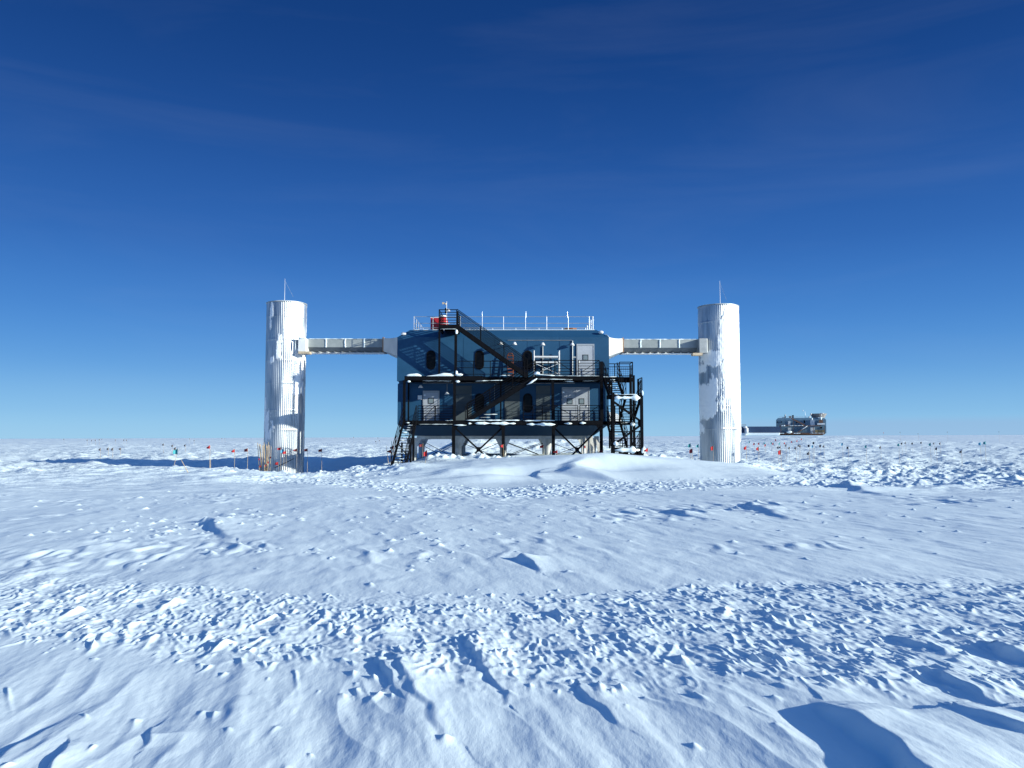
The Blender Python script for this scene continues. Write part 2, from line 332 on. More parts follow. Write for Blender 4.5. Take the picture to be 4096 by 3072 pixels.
# beyond 20 m the plain is all low sastrugi
cell = RR*.0045
far_m = ss(22, 60, RR*np.ones_like(TT)); leftm = ss(-6, -12, GXX)
smooth_drift = 1-.93*bump(GXX, 5, 11)*ss(31, 34, V)*(1-ss(52, 60, V))
for sc, am, sd in ((.6, .07, 25), (1.5, .15, 26), (4.0, .24, 27), (11, .22, 28), (40, .25, 29)):
    q = perlin(GXX/(sc*1.9)+.5*perlin(GXX/(sc*3), GYY/(sc*3), sd+7), GYY/(sc*1.1), sd)
    k = np.clip(sc*2/cell/6, 0, 1)
    H += am*np.sign(q)*np.abs(q)**1.25*1.5*far_m*k*smooth_drift*np.clip(1.6-(RR/2500), 0, 1)
rough_r = ss(.30, .5, U)*(V > 30)*(1-ss(60, 90, V))*ss(28, 36, V) + .8*ss(-6.2, -8, GXX)*bump(V, 44, 7)*.6
q = perlin(GXX/2.2, GYY/1.1, 33)
H += rough_r*(.18*np.clip(q, 0, 1)**.8 + .05*perlin(GXX/.5, GYY/.3, 34))

# single lumps of snow, each with a steep head and a tail drawn out by the wind
LUMP = np.zeros_like(H)
wpx = .035*perlin(GXX/.11, GYY/.11, 35); wpy = .035*perlin(GXX/.11, GYY/.11, 36)
def lump(x, y, h, wd, ln, ang=0.0, crest=1.2, steep=.25, sk=0.0):
    d = math.hypot(x, y-OC); t0 = math.atan2(x, y-OC); ext = max(ln, wd)*1.25
    if abs(t0) > math.radians(43) or d < 3.2: return
    i0, i1 = np.searchsorted(lr, [math.log(max(.5, d-ext)), math.log(d+ext)]); dt = ext/d*1.3
    j0, j1 = np.searchsorted(th, [t0-dt, t0+dt])
    if i1-i0 < 1 or j1-j0 < 1: return
    k = min(1, wd/.15)
    gx = GXX[i0:i1, j0:j1]-x + wpx[i0:i1, j0:j1]*k; gy = GYY[i0:i1, j0:j1]-y + wpy[i0:i1, j0:j1]*k
    ca, sa = math.cos(WA+ang), math.sin(WA+ang)
    s = (gx*sa - gy*ca)/ln; t = (gx*ca + gy*sa)/wd - sk*s*s*3     # s grows towards the viewer, down the tail
    f = np.where(s < 0, 1+s/steep, np.clip(1-s, 0, 1)**1.5); g = np.clip(1-np.abs(t)/np.where(s > 0, 1+.5*s, 1), 0, 1)**abs(crest)
    if crest < 0: g = g*g*(3-2*g); f = np.clip(f, 0, 1); f = f*f*(3-2*f)
    hh = h*np.clip(f, 0, 1)*g
    LUMP[i0:i1, j0:j1] = np.maximum(LUMP[i0:i1, j0:j1], hh)
def inside(lo, up, x, y):
    u = x/y; return np.interp(u, [p[0] for p in lo], [p[1] for p in lo]) < y < np.interp(u, [p[0] for p in up], [p[1] for p in up])
R = random.Random(5); n = 0
while n < 4600:
    y = R.uniform(4.6, 9.6); x = R.uniform(-.74, .74)*y
    e = R.gauss(0, .30)
    if not inside(lo1, up1, x, y+e): continue
    n += 1; big = R.random() < .07
    if perlin(x/1.2, y/.6, 50) < -.02 and R.random() < .8: continue
    h = (.007+.021*R.random()**1.6)*(1.9 if big else 1)*(.7+.5*R.random()); wd = h*R.uniform(.7, 1.8)
    lump(x, y, h, wd+.010, wd*R.uniform(2.5, 8)*(1.5 if x < -.2*y else 1)+.06, R.gauss(0, .25), R.uniform(.9, 1.9), R.uniform(.10, .3), R.uniform(-.35, .35))
for _ in range(170):                                              # strays on the smooth snow
    y = R.uniform(3.4, 27)**1.0; x = R.uniform(-.72, .72)*y
    h = R.uniform(.006, .017)*(1+y/22); lump(x, y, h, h*R.uniform(1.6, 3.5), h*R.uniform(7, 16), R.gauss(0, .25), -1, R.uniform(.15, .4), R.uniform(-.3, .3))
for _ in range(26):                                              # long low streaks close by
    y = R.uniform(2.6, 6.2); x = R.uniform(-.72, .72)*y
    h = R.uniform(.006, .017); lump(x, y, h, R.uniform(.02, .05), R.uniform(.3, .8), R.gauss(0, .2), 1.3, R.uniform(.06, .2), R.uniform(-.5, .5))
for cx_, cy_, rx_, ry_, nn in ((640, 2105, .9, 1.1, 60), (540, 2140, .7, .8, 40), (800, 2075, 1.0, 1.5, 60), (900, 2060, 1.2, 2, 40), (1250, 2215, .9, .8, 34), (1640, 2160, .3, .9, 20), (1700, 2230, .2, .6, 14), (2500, 2030, 2.5, 2, 30), (3600, 2080, 2.5, 2.2, 40), (3900, 2020, 2.5, 3, 40), (400, 1990, 3, 3, 50), (1500, 2060, 2.5, 3.5, 60), (2000, 2100, 2.5, 3, 60)):
    gx_, gy_ = px_ground(cx_, cy_)                                 # small fields of wind-cut crust
    for _ in range(int(nn*.6)):
        h = (.007+.018*R.random()**2)*(1+gy_/22); lump(gx_+R.gauss(0, rx_), gy_+R.gauss(0, ry_), h, h*R.uniform(1.3, 3), h*R.uniform(4, 11), R.gauss(0, .25), -.9, R.uniform(.1, .3), R.uniform(-.4, .4))
for _ in range(3400):                                             # broken blocks of the far track
    y = R.uniform(22, 44); x = R.uniform(-.35, .72)*y
    if not inside(lo2, up2, x, y+R.gauss(0, .8)): continue
    h = R.uniform(.03, .075); lump(x, y, h, h*R.uniform(.8, 1.8), h*R.uniform(1.5, 3.5), R.uniform(-1, 1), .8, .4)
for _ in range(900):                                              # churned snow on the right and before the left tower
    if R.random() < .5: y = R.uniform(32, 52); x = R.uniform(.36, .75)*y
    else: y = R.uniform(40, 50); x = R.uniform(-.46, -.14)*y
    h = (.04+.16*R.random()**2)*(.6+.8*R.random()*(x > 0)); lump(x, y, h, h*R.uniform(1, 2.6), h*R.uniform(2, 5), R.uniform(-.9, .9), .8, .45)
for _ in range(260):                                              # trodden and broken snow round the stair foot and along the bank
    x = R.choice([R.gauss(-7.6, 1.3), R.gauss(-10, 2), R.gauss(-3.5, 2.2), R.gauss(8.5, 1.2)]); y = R.gauss(46.5, 1.3) if x < -5.5 else R.gauss(50.4, .8)
    h = .04+.16*R.random()**2; lump(x, y, h, h*R.uniform(1, 2.6), h*R.uniform(1.5, 4), R.uniform(-1, 1), -.9, .5)
for _ in range(7000):                                             # sastrugi out on the plain
    q = R.uniform(1/340, 1/44); y = 1/q; x = R.uniform(-.76, .76)*y
    if -7.5 < x < 13 and y < 62 or -20 < x < -8 and y < 75: continue
    h = R.uniform(.06, .24)*(.75+y/170); wd = R.uniform(.25, .9)*(.6+y/110)
    lump(x, y, h, wd, wd*R.uniform(1.0, 3.0), R.gauss(0, .35), .8, R.uniform(.25, .6), R.uniform(-.2, .2))
H += LUMP

def ridge(pts, hs, wl, wr, pw=1.0, round_=.02):
    "sharp crest along a line of photograph points; steep on its left, gentle on its right"
    g = [px_ground(a, b) for a, b in pts]; h = hs
    best = np.full(H.shape, 1e9); sg = np.zeros(H.shape); hh = np.zeros(H.shape)
    mg = 1+2.6*wr; x0, x1 = min(p[0] for p in g)-mg, max(p[0] for p in g)+mg; y0, y1 = min(p[1] for p in g)-mg, max(p[1] for p in g)+mg
    m = (GXX > x0) & (GXX < x1) & (GYY > y0) & (GYY < y1); idx = np.nonzero(m); gx, gy = GXX[idx], GYY[idx]
    wf = max(.3, wl*3); wa_ = .05*wf/.3; gx = gx+wa_*perlin(gx/wf, gy/wf, 61); gy = gy+wa_*perlin(gx/wf, gy/wf, 62)
    bd = np.full(gx.shape, 1e9); bs = np.zeros(gx.shape); bh = np.zeros(gx.shape)
    for k in range(len(g)-1):
        ax, ay = g[k]; bx, by = g[k+1]; lx, ly = bx-ax, by-ay; l2 = lx*lx+ly*ly
        t = ((gx-ax)*lx+(gy-ay)*ly)/l2; tcl = np.clip(t, 0, 1); d = np.hypot(gx-ax-lx*tcl, gy-ay-ly*tcl)
        side = np.sign((gx-ax)*ly-(gy-ay)*lx); hv = h[k]+(h[k+1]-h[k])*tcl
        end = np.where((t < 0) & (k == 0), ss(0, 1, 1+t*math.sqrt(l2)/(.15+wr*.5)), np.where((t > 1) & (k == len(g)-2), ss(0, 1, 1-(t-1)*math.sqrt(l2)/(.3+wr)), 1))
        up = d < bd; bd = np.where(up, d, bd); bs = np.where(up, side, bs); bh = np.where(up, hv*end, bh)
    if g[-1][1] > g[0][1]: bs = -bs
    # bs > 0 : left of the line when it runs towards the viewer
    left = bs > 0
    fl = np.clip(1-bd/wl, 0, 1); fr = np.exp(-(bd/wr)**1.3)
    H[idx] += bh*np.where(left, fl*fl*(3-2*fl), fr)
ridge([(3290, 2835), (3330, 2880), (3420, 2925), (3520, 2990), (3640, 3072), (3760, 3190)], [.012, .065, .09, .10, .11, .10], .13, .85)
ridge([(1590, 2640), (1620, 2700), (1680, 2790), (1760, 2880), (1850, 2960)], [.03, .034, .026, .015, .005], .07, .35)
ridge([(1885, 2575), (1930, 2650), (1975, 2720), (2040, 2800)], [.024, .034, .02, .01], .05, .22)
ridge([(1500, 2655), (1560, 2700), (1590, 2760)], [.03, .045, .01], .05, .18)
ridge([(2340, 2745), (2370, 2800), (2440, 2850), (2520, 2910)], [.028, .024, .016, .004], .05, .2)
ridge([(3590, 2560), (3680, 2590), (3790, 2630), (3900, 2660)], [.03, .045, .03, .01], .07, .22)
ridge([(3640, 2680), (3760, 2720), (3900, 2790), (4060, 2860)], [.025, .045, .035, .01], .07, .28)
ridge([(3990, 2600), (4060, 2630), (4200, 2680)], [.06, .09, .05], .10, .28)
ridge([(3850, 2880), (3950, 2920), (4100, 2970)], [.02, .04, .05], .06, .3)
ridge([(300, 2870), (180, 2930), (90, 2990), (0, 3060), (-90, 3130)], [.004, .018, .03, .04, .04], .07, .40)
ridge([(260, 3000), (230, 3060), (180, 3130)], [.02, .04, .03], .04, .22)
ridge([(630, 2900), (600, 2945), (570, 2990)], [.01, .028, .005], .04, .2)
ridge([(980, 2790), (940, 2850), (900, 2900)], [.005, .012, .003], .08, .2)
ridge([(2335, 1850), (2290, 1872), (2296, 1890), (2390, 1912), (2490, 1932)], [.09, .20, .23, .16, .01], .8, 1.1)
ridge([(2230, 1876), (2160, 1890), (2150, 1905), (2200, 1918)], [.03, .10, .10, .01], .4, .9)
ridge([(830, 2085), (870, 2110), (930, 2150)], [.13, .09, .02], .2, .7)
ridge([(2080, 2240), (2130, 2260), (2170, 2290)], [.09, .06, .01], .12, .3)
ridge([(3000, 2020), (3060, 2045), (3180, 2075)], [.10, .08, .02], .25, .8)
ridge([(3380, 1935), (3440, 1960), (3560, 1990)], [.16, .12, .03], .4, 1.1)
ridge([(2690, 2050), (2740, 2060), (2840, 2080)], [.07, .06, .02], .2, .7)

nr, nc = H.shape
co = np.empty((nr*nc+1, 3), np.float32)
co[:-1, 0] = GXX.ravel(); co[:-1, 1] = GYY.ravel(); co[:-1, 2] = H.ravel(); co[-1] = (0, OC, ground(0, OC))
ii, jj = np.meshgrid(np.arange(nr-1), np.arange(nc), indexing='ij'); j2 = (jj+1) % nc
quads = np.stack([ii*nc+jj, (ii+1)*nc+jj, (ii+1)*nc+j2, ii*nc+j2], -1).reshape(-1, 4)
tri = np.stack([np.full(nc, nr*nc), np.arange(nc), (np.arange(nc)+1) % nc], -1)
me = bpy.data.meshes.new('snow_ground')
nq, ntq = len(quads), len(tri)
me.vertices.add(len(co)); me.vertices.foreach_set('co', co.ravel())
me.loops.add(nq*4+ntq*3); me.loops.foreach_set('vertex_index', np.concatenate([quads[:, ::-1].ravel(), tri[:, ::-1].ravel()]).astype(np.int32))
me.polygons.add(nq+ntq)
me.polygons.foreach_set('loop_start', np.concatenate([np.arange(nq)*4, nq*4+np.arange(ntq)*3]).astype(np.int32))
fa = me.attributes.new('far', 'FLOAT', 'POINT'); fv = np.zeros(len(co), np.float32); fv[:-1] = (far_m*smooth_drift*.9).ravel(); fa.data.foreach_set('value', fv)
me.update(calc_edges=True); me.validate(); me.shade_smooth(); me.materials.append(M['snow'])
if me.polygons[len(me.polygons)//2].normal.z < 0: me.flip_normals()
gobj = bpy.data.objects.new('snow_ground', me); C.objects.link(gobj); gobj['kind'] = 'structure'
def hit(x, y):
    "height of the finished snow surface"
    d = math.hypot(x, y-OC); t = math.atan2(x, y-OC); i = min(len(lr)-1, int(np.searchsorted(lr, math.log(d)))); j = min(len(th)-1, int(np.searchsorted(th, t)))
    return float(H[i, j])

# ------------------------------------------------------------------ laboratory building
YF, YG, YB = 54.0, 51.8, 62.0
XL, XR = X(1587, YF), X(2438, YF)
zs = {k: Z(y, YF) for k, y in dict(roof=1314, cham=1349, j1=1524, j2=1538, low=1697, belly=1743).items()}
lab = thing('laboratory_building', 'blue two-storey laboratory raised on legs between two silver towers', 'building', ((XL+XR)/2, 58, .2))
b = MB(); 
b.loft([rect(XL, XR, YF, YB, zs['j1']), rect(XL, XR, YF, YB, zs['cham']), rect(XL+.76, XR-.76, YF+.76, YB-.76, zs['roof'])])
for px in (1737, 1854, 1980, 2110, 2240): b.box(X(px, YF)-.012, X(px, YF)+.012, YF-.012, YF+.05, zs['j1']+.01, zs['cham']-.02)
wall_up = b.build('wall', 'blue', lab)
b = MB(); b.loft([rect(XL+.05, XR-.05, YF+.05, YB-.05, zs['low']), rect(XL+.05, XR-.05, YF+.05, YB-.05, zs['j2']+.06), rect(XL+.12, XR-.12, YF+.12, YB-.12, zs['j2']+.08), rect(XL+.12, XR-.12, YF+.12, YB-.12, zs['j1']-.005)])
b.build('wall', 'blue', lab)
MB().loft([rect(XL+1.0, XR-1.0, YF+.9, YB-.9, zs['belly']), rect(XL+.05, XR-.05, YF+.05, YB-.05, zs['low']-.006)]).build('underside', 'belly', lab)
MB().box(XL+.9, XR-.9, YF+.9, YB-.9, zs['roof']+.003, zs['roof']+.05).build('roof', 'snow', lab)
def stadium(cx, cz, w_, h_, y, n=10):
    r = w_/2; out = []
    for k in range(n+1): a = math.pi*k/n; out.append((cx+r*math.cos(a), y, cz+h_/2-r+r*math.sin(a)))
    for k in range(n+1): a = math.pi+math.pi*k/n; out.append((cx+r*math.cos(a), y, cz-h_/2+r+r*math.sin(a)))
    return out
def oval_window(px, py, yf):
    c = P(px, py, yf); fr = MB(); o1 = stadium(c.x, c.z, .62, 1.30, yf-.05); o2 = stadium(c.x, c.z, .62, 1.30, yf+.02)
    i1 = stadium(c.x, c.z, .46, 1.14, yf-.05); i2 = stadium(c.x, c.z, .46, 1.14, yf+.02); n = len(o1)
    fr.add(o1+i1+o2+i2, [(i, (i+1) % n, n+(i+1) % n, n+i) for i in range(n)] + [((i+1) % n, i, 2*n+i, 2*n+(i+1) % n) for i in range(n)] + [(n+i, n+(i+1) % n, 3*n+(i+1) % n, 3*n+i) for i in range(n)])
    f = fr.build('window', 'black', lab); ORG[f.name] = ORG[lab.name]
    g = MB(); a = stadium(c.x, c.z, .47, 1.15, yf-.02); g.add([(c.x, yf-.035, c.z)]+a, [(0, 1+(i+1) % n, 1+i) for i in range(n)])
    g.build('pane', 'glass', f).location = (0, 0, 0)
for px in (1724, 1918, 2111): oval_window(px, 1440, YF)
for px in (1918, 2111): oval_window(px, 1612, YF+.05)
def door(x0, x1, y0, y1, yf, wins, leaves=1, hinge=1):
    a = P(x0, y0, yf); c = P(x1, y1, yf); t = .07
    fr = MB(); fr.box(a.x, a.x+t, yf-.06, yf+.01, c.z, a.z); fr.box(c.x-t, c.x, yf-.06, yf+.01, c.z, a.z); fr.box(a.x+t, c.x-t, yf-.06, yf+.01, a.z-t*1.6, a.z)
    d = MB(); wd = (c.x-a.x-2*t)/leaves
    for k in range(leaves): d.box(a.x+t+k*wd+.008, a.x+t+(k+1)*wd-.008, yf-.035, yf+.01, c.z, a.z-t*1.6-.01)
    dd = d.build('door', 'door', lab); ORG[dd.name] = ORG[lab.name]
    f = fr.build('frame', 'trim', dd); f.location = (0, 0, 0)
    for wx0, wx1, wy0, wy1 in wins:
        p = P(wx0, wy0, yf); q = P(wx1, wy1, yf)
        o = MB().box(p.x, q.x, yf-.05, yf-.036, q.z, p.z).build('window_frame', 'black', dd); o.location = (0, 0, 0)
        o = MB().box(p.x+.045, q.x-.045, yf-.058, yf-.052, q.z+.045, p.z-.045).build('pane', 'paneglass', dd); o.location = (0, 0, 0)
    k = 1 if hinge > 0 else 0
    hx = c.x-t-.1 if k else a.x+t+.1
    h = MB().tube((hx, yf-.08, (a.z+c.z)/2-.2), (hx, yf-.08, (a.z+c.z)/2-.05), .015); h.tube((hx, yf-.036, (a.z+c.z)/2-.12), (hx, yf-.08, (a.z+c.z)/2-.12), .01)
    h.build('handle', 'alu', dd).location = (0, 0, 0)
    ex = a.x+t+.02 if k else c.x-t-.02
    for q in (.15, .5, .85): MB().box(ex-.02, ex+.09, yf-.05, yf-.036, c.z+(a.z-c.z)*q-.04, c.z+(a.z-c.z)*q+.04).build('hinge', 'alu', dd).location = (0, 0, 0)
door(2306, 2378, 1376, 1504, YF, [(2330, 2353, 1419, 1442)], hinge=-1)
door(1692, 1757, 1563, 1682, YF+.05, [(1712, 1735, 1592, 1615)])
door(2247, 2359, 1549, 1684, YF+.05, [(2267, 2290, 1594, 1617), (2315, 2337, 1594, 1617)], 2)
for x0, x1 in ((1824, 1886), (2019, 2079), (2144, 2201)):
    a = P(x0, 1542, YF); c = P(x1, 1682, YF); b = MB()
    for k in range(4):
        h = (a.z-c.z)/4; b.box(a.x, c.x, YF-.0, YF+.045, c.z+k*h+.012, c.z+(k+1)*h-.012)
    b.build('wall_panel', 'greypanel', lab)
b = MB()
for y0 in (1361,): b.tube(P(2030, y0, YF-.04), P(2288, y0, YF-.04), .016, 6)
b.tube(P(2290, 1363, YF-.05), P(2290, 1500, YF-.05), .038, 8); b.tube(P(2171, 1385, YF-.05), P(2171, 1495, YF-.05), .035, 8)
b.tube(P(1690, 1532, YF-.04), P(2000, 1531, YF-.04), .02, 6); b.tube(P(2080, 1533, YF-.04), P(2300, 1533, YF-.04), .02, 6)
b.tube(P(1788, 1537, YF), P(1788, 1570, YF), .018, 6); b.tube(P(1978, 1537, YF), P(1978, 1600, YF), .018, 6)
b.box(P(2291, 1426, YF).x, P(2306, 1426, YF).x, YF-.03, YF+.01, Z(1432, YF), Z(1426, YF))
b.build('conduit', 'galv', lab)
def wall_lamp(px, py, yf, out=.42):
    c = P(px, py, yf-out); b = MB().tube((c.x, yf, c.z+.02), (c.x, yf-out, c.z+.06), .02, 6)
    o = b.build('lamp', 'alu', lab); ORG[o.name] = ORG[lab.name]
    s = MB().tube((c.x, yf-out, c.z-.1), (c.x, yf-out, c.z+.08), .17, 14, .06).build('lamp_shade', 'white', o, True); s.location = (0, 0, 0)
wall_lamp(2171, 1375, YF); wall_lamp(2289, 1376, YF, .3); wall_lamp(1683, 1545, YF, .3); wall_lamp(1788, 1572, YF, .3)
wall_lamp(2058, 1373, YF, .9) ; wall_lamp(2003, 1372, YF, .7)
for px, py in ((1614, 1335), (2404, 1329)):
    c = P(px, py, YF+.2); MB().blob(c, (.17, .14, .11), px, .12).build('floodlight', 'white', lab, True)
c = P(1680, 1590, YF); MB().box(c.x-.14, c.x+.14, YF-.08, YF+.04, c.z-.14, c.z+.14).build('junction_box', 'white', lab, bevel=.01)
c = P(2451, 1668, YF+5.5)
b = MB(); b.loft([rect(XR-.1, c.x+.5, 58.6, 60.6, Z(1690, 58.6)), rect(XR-.1, c.x+.5, 58.6, 60.6, Z(1672, 58.6)), rect(XR-.1, c.x+.25, 58.7, 60.5, Z(1655, 58.6)), rect(XR-.1, c.x-.1, 58.9, 60.3, Z(1648, 58.6))])
b.build('vent_hood', 'white', lab, bevel=.04)
# legs, frame and tie rods
zb = zs['belly']; zf = Z(1755, 55.5)
b = MB()
for y in (55.6, 60.4): b.bar((XL+1.2, y, zb-.12), (XR-1.2, y, zb-.12), .2, .22)
for x in np.linspace(XL+1.6, XR-1.6, 5): b.bar((x, 55.6, zb-.16), (x, 60.4, zb-.16), .18, .2)
b.build('frame_beam', 'frame', lab)
cols = [X(p, 55.6, 1800) for p in (1655, 1833, 2012, 2192, 2362)]
for y in (55.6, 60.4):
    for i, x in enumerate(cols):
        z0 = ground(x, y)-.4; b = MB(); b.tube((x, y, z0), (x, y, zb-.22), .23, 14)
        b.loft([rect(x-.24, x+.24, y-.12, y+.12, zb-.75), rect(x-.5, x+.5, y-.12, y+.12, zb-.25), rect(x-.5, x+.5, y-.12, y+.12, zb-.15)])
        b.build('support_leg', 'frame', lab)
    for i in range(4):
        if y > 56 and i in (1, 3): continue
        x0, x1 = cols[i]+.3, cols[i+1]-.3; g0 = ground(x0, y)+.05; b = MB()
        b.tube((x0, y, zb-.5), (x1, y, g0), .022, 6); b.tube((x1, y, zb-.5), (x0, y+.05, g0), .022, 6)
        b.build('tie_rod', 'steel', lab)
# roof railing
zr = zs['roof']; b = MB(); post_px = (1732, 1841, 1929, 2014, 2102, 2187, 2273, 2357); yr = YF+1.1; rt = Z(1267, yr); rm = Z(1293, yr); rl_ = Z(1311, yr)
xa, xb = X(1656, yr, 1290), X(2372, yr, 1290); yb_ = YB-1.1
pp = [(X(p, yr, 1290), yr) for p in post_px] + [(xa, yr+k*1.4) for k in range(5)] + [(xb, yr+k*1.4) for k in range(5)] + [(xa+(xb-xa)*k/7, yb_) for k in range(1, 7)]
for x, y in pp:
    o = MB().tube((x, y, zr), (x, y, rt+.03), .018, 8); o.box(x-.06, x+.12, y-.06, y+.06, zr+.04, zr+.08)
    o.build('railing_post', 'alu', lab)
for zz, rr in ((rt, .018), (rm, .018), (rl_, .016)):
    for p, q in (((xa, yr), (xb, yr)), ((xa, yr), (xa, yb_)), ((xb, yr), (xb, yb_)), ((xa, yb_), (xb, yb_))): b.tube((*p, zz), (*q, zz), rr, 6)
b.build('railing_rail', 'galv', lab)
for px, py in ((1929, 1247), (2104, 1247), (2270, 1245)): MB().tube(P(px, 1270, yr), P(px, py, yr), .008, 6, .004).build('aerial', 'alu', lab)
def blobs(par, name, lst, **kw):
    for c_, r_, s_, k_ in lst: MB().blob(c_, r_, s_, k_, 10, 7).build(name, 'clump', par, True)
b = MB(); b.strip(P(2420, 1335, YF+.3), P(2437, 1349, YF+.1), .08, .3, 3); 
b.build('snow_edge', 'clump', lab, True)

# ------------------------------------------------------------------ things on the roof
c = P(1722, 1315, 56.4); d = P(1757, 1269, 56.4)
rb = thing('red_panel_box', 'upright red panel box on the roof beside the top landing', 'box', (c.x, 56.4, zr))
MB().box(c.x, d.x+.35, 56.4, 56.9, zr+.03, d.z-.04).build('body', 'redpaint', rb, bevel=.02)
MB().box(c.x-.02, d.x+.37, 56.38, 56.92, d.z-.038, d.z).build('lid', 'white', rb)
c = P(1773, 1278, 55.9)
rt_ = thing('red_bundle', 'rounded red bundle with snow on top, behind the top landing rails', 'bundle', (c.x, 55.9, zr))
MB().loft([[(c.x+.34*s*math.cos(a)*k, 55.9+.3*s*math.sin(a)*k, zr+.05+h) for k, a in [(1+.08*math.sin(i*2.2), i*math.pi/7) for i in range(14)]] for s, h in ((.85, 0), (1, .2), (1.02, .5), (.9, .8), (.6, 1.0), (.25, 1.08))]).build('cover', 'red', rt_, True)
MB().blob((c.x-.05, 55.9, zr+1.14), (.24, .2, .09), 8, .3).build('snow_cap', 'clump', rt_, True)
c = P(1786, 1300, 54.9)
mast = thing('weather_mast', 'thin white weather mast with a small wind vane behind the top landing', 'mast', (c.x, 54.9, zr))
MB().tube((c.x, 54.9, zr), (c.x, 54.9, Z(1206, 54.9)), .028, 8, .02).build('pole', 'white', mast)
v = P(1786, 1217, 54.9); b = MB().tube(v, v+Vector((-.22, 0, .08)), .015, 6); b.box(v.x-.3, v.x-.14, 54.89, 54.91, v.z, v.z+.14); b.blob(v+Vector((-.06, 0, .02)), (.07, .06, .07), 2, .1, 8, 6)
b.build('wind_vane', 'plywood', mast)
c = P(1792, 1241, 54.5); b = MB().tube(c+Vector((0, 0, -.07)), c+Vector((0, 0, .1)), .17, 14, .07); b.build('lamp_shade', 'alu', mast, True)
c = P(1783, 1238, 54.6); MB().box(c.x-.05, c.x+.04, 54.55, 54.7, c.z-.25, c.z+.1).build('lamp_bracket', 'steel', mast)
c = P(2281, 1312, 56.2)
sp_ = thing('cable_reel', 'flat orange-brown reel lying on the roof behind the railing', 'reel', (c.x, 56.2, zr))
MB().tube((c.x, 56.2, zr+.055), (c.x, 56.2, zr+.13), .46, 20).build('disc', 'orange', sp_); MB().tube((c.x, 56.2, zr+.135), (c.x, 56.2, zr+.22), .3, 16).build('hub', 'plywood', sp_)
MB().tube((c.x, 56.2, zr+.225), (c.x, 56.2, zr+.28), .46, 20).build('disc', 'orange', sp_)

# ------------------------------------------------------------------ stairs and galleries
def rail_mb(p, q, h=1.07, n=6, posts=2, r=.021, diag=0, low=.12, pr=.028):
    p = Vector(p); q = Vector(q); b = MB(); up = Vector((0, 0, 1))
    for k in range(n):
        z = low+(h-low)*k/(n-1); b.tube(p+up*z, q+up*z, r*(1.25 if k == n-1 else 1), 6)
    for k in range(posts):
        t = k/(posts-1); c = p.lerp(q, t); b.tube(c-up*.05, c+up*h, pr, 6)
    if diag > 0: b.tube(p+up*low, q+up*h, r, 6)
    if diag < 0: b.tube(p+up*h, q+up*low, r, 6)
    return b
def mesh_fill(b, p, q, z0, z1, st=.14):
    p = Vector(p); q = Vector(q); L_ = (q-p).length; n = max(2, int(L_/st)); up = Vector((0, 0, 1))
    for i in range(n+1): c = p.lerp(q, i/n); b.bar(c+up*z0, c+up*z1, .012)
    for k in range(int((z1-z0)/st)+1): b.bar(p+up*(z0+k*st), q+up*(z0+k*st), .012)
def tread_set(parent, p, q, wdir, width, n, snow=0.0, seed=1, mat='steel'):
    p = Vector(p); q = Vector(q); wd = Vector(wdir).normalized()*width; rr = random.Random(seed)
    run = (q-p); run.z = 0; dep = run.normalized()*.26; sn = MB(); c0 = None; first = None
    for i in range(n):
        c = p.lerp(q, (i+.5)/n)
        if first is None:
            b = MB(); b.add([a for z in (-.03, 0) for a in (c-dep/2+Vector((0, 0, z)), c+dep/2+Vector((0, 0, z)), c+dep/2+wd+Vector((0, 0, z)), c-dep/2+wd+Vector((0, 0, z)))],
                            [(0,3,2,1),(4,5,6,7),(0,1,5,4),(1,2,6,5),(2,3,7,6),(3,0,4,7)])
            first = b.build('tread', mat, parent); first.location = (0, 0, 0); c0 = c
        else:
            o = first.copy(); C.objects.link(o); o.parent = parent; o.location = c-c0
        if rr.random() < snow:
            a = rr.uniform(0, .5); sn.strip(c+wd*a+Vector((0, 0, .02)), c+wd*min(1, a+rr.uniform(.3, .7))+Vector((0, 0, .02)), .09, .2, rr.random())
            sn.build('snow_cap', 'clump', parent, True).location = (0, 0, 0); sn = MB()
    return sn
def flight(par, p, q, wdir, width, n, rails=6, snow=0.0, seed=1, rh=1.0, both=True, mat='steel'):
    "stair flight from p (top) to q (foot); its width runs along wdir"
    p = Vector(p); q = Vector(q); wd = Vector(wdir).normalized()*width; b = MB()
    b.bar(p, q, .07, .26); b.bar(p+wd, q+wd, .07, .26)
    o = b.build('stair_flight', mat, par); ORG[o.name] = ORG[par.name]
    sn = tread_set(o, p, q, wdir, width, n, snow, seed, mat)

    for w_ in ([Vector((0, 0, 0)), wd] if both else [Vector((0, 0, 0))]):
        rail_mb(p+w_+Vector((0, 0, .12)), q+w_+Vector((0, 0, .12)), rh, rails, 4, .019).build('handrail', mat, o).location = (0, 0, 0)
    return o
def deck(par, x0, x1, y0, y1, z, hgt=.28, mat='steel'):
    b = MB(); b.box(x0, x1, y0, y0+.09, z-hgt, z); b.box(x0, x1, y1-.09, y1, z-hgt, z); b.box(x0, x0+.09, y0+.092, y1-.092, z-hgt, z); b.box(x1-.09, x1, y0+.092, y1-.092, z-hgt, z)
    k = x0+.2
    while k < x1-.12: b.box(k, k+.11, y0+.092, y1-.092, z-.05, z-.005); k += .125
    k = x0+1.2
    while k < x1-.5: b.box(k, k+.1, y0+.093, y1-.093, z-hgt+.02, z-.055); k += 1.6
    return b.build('deck', mat, par)

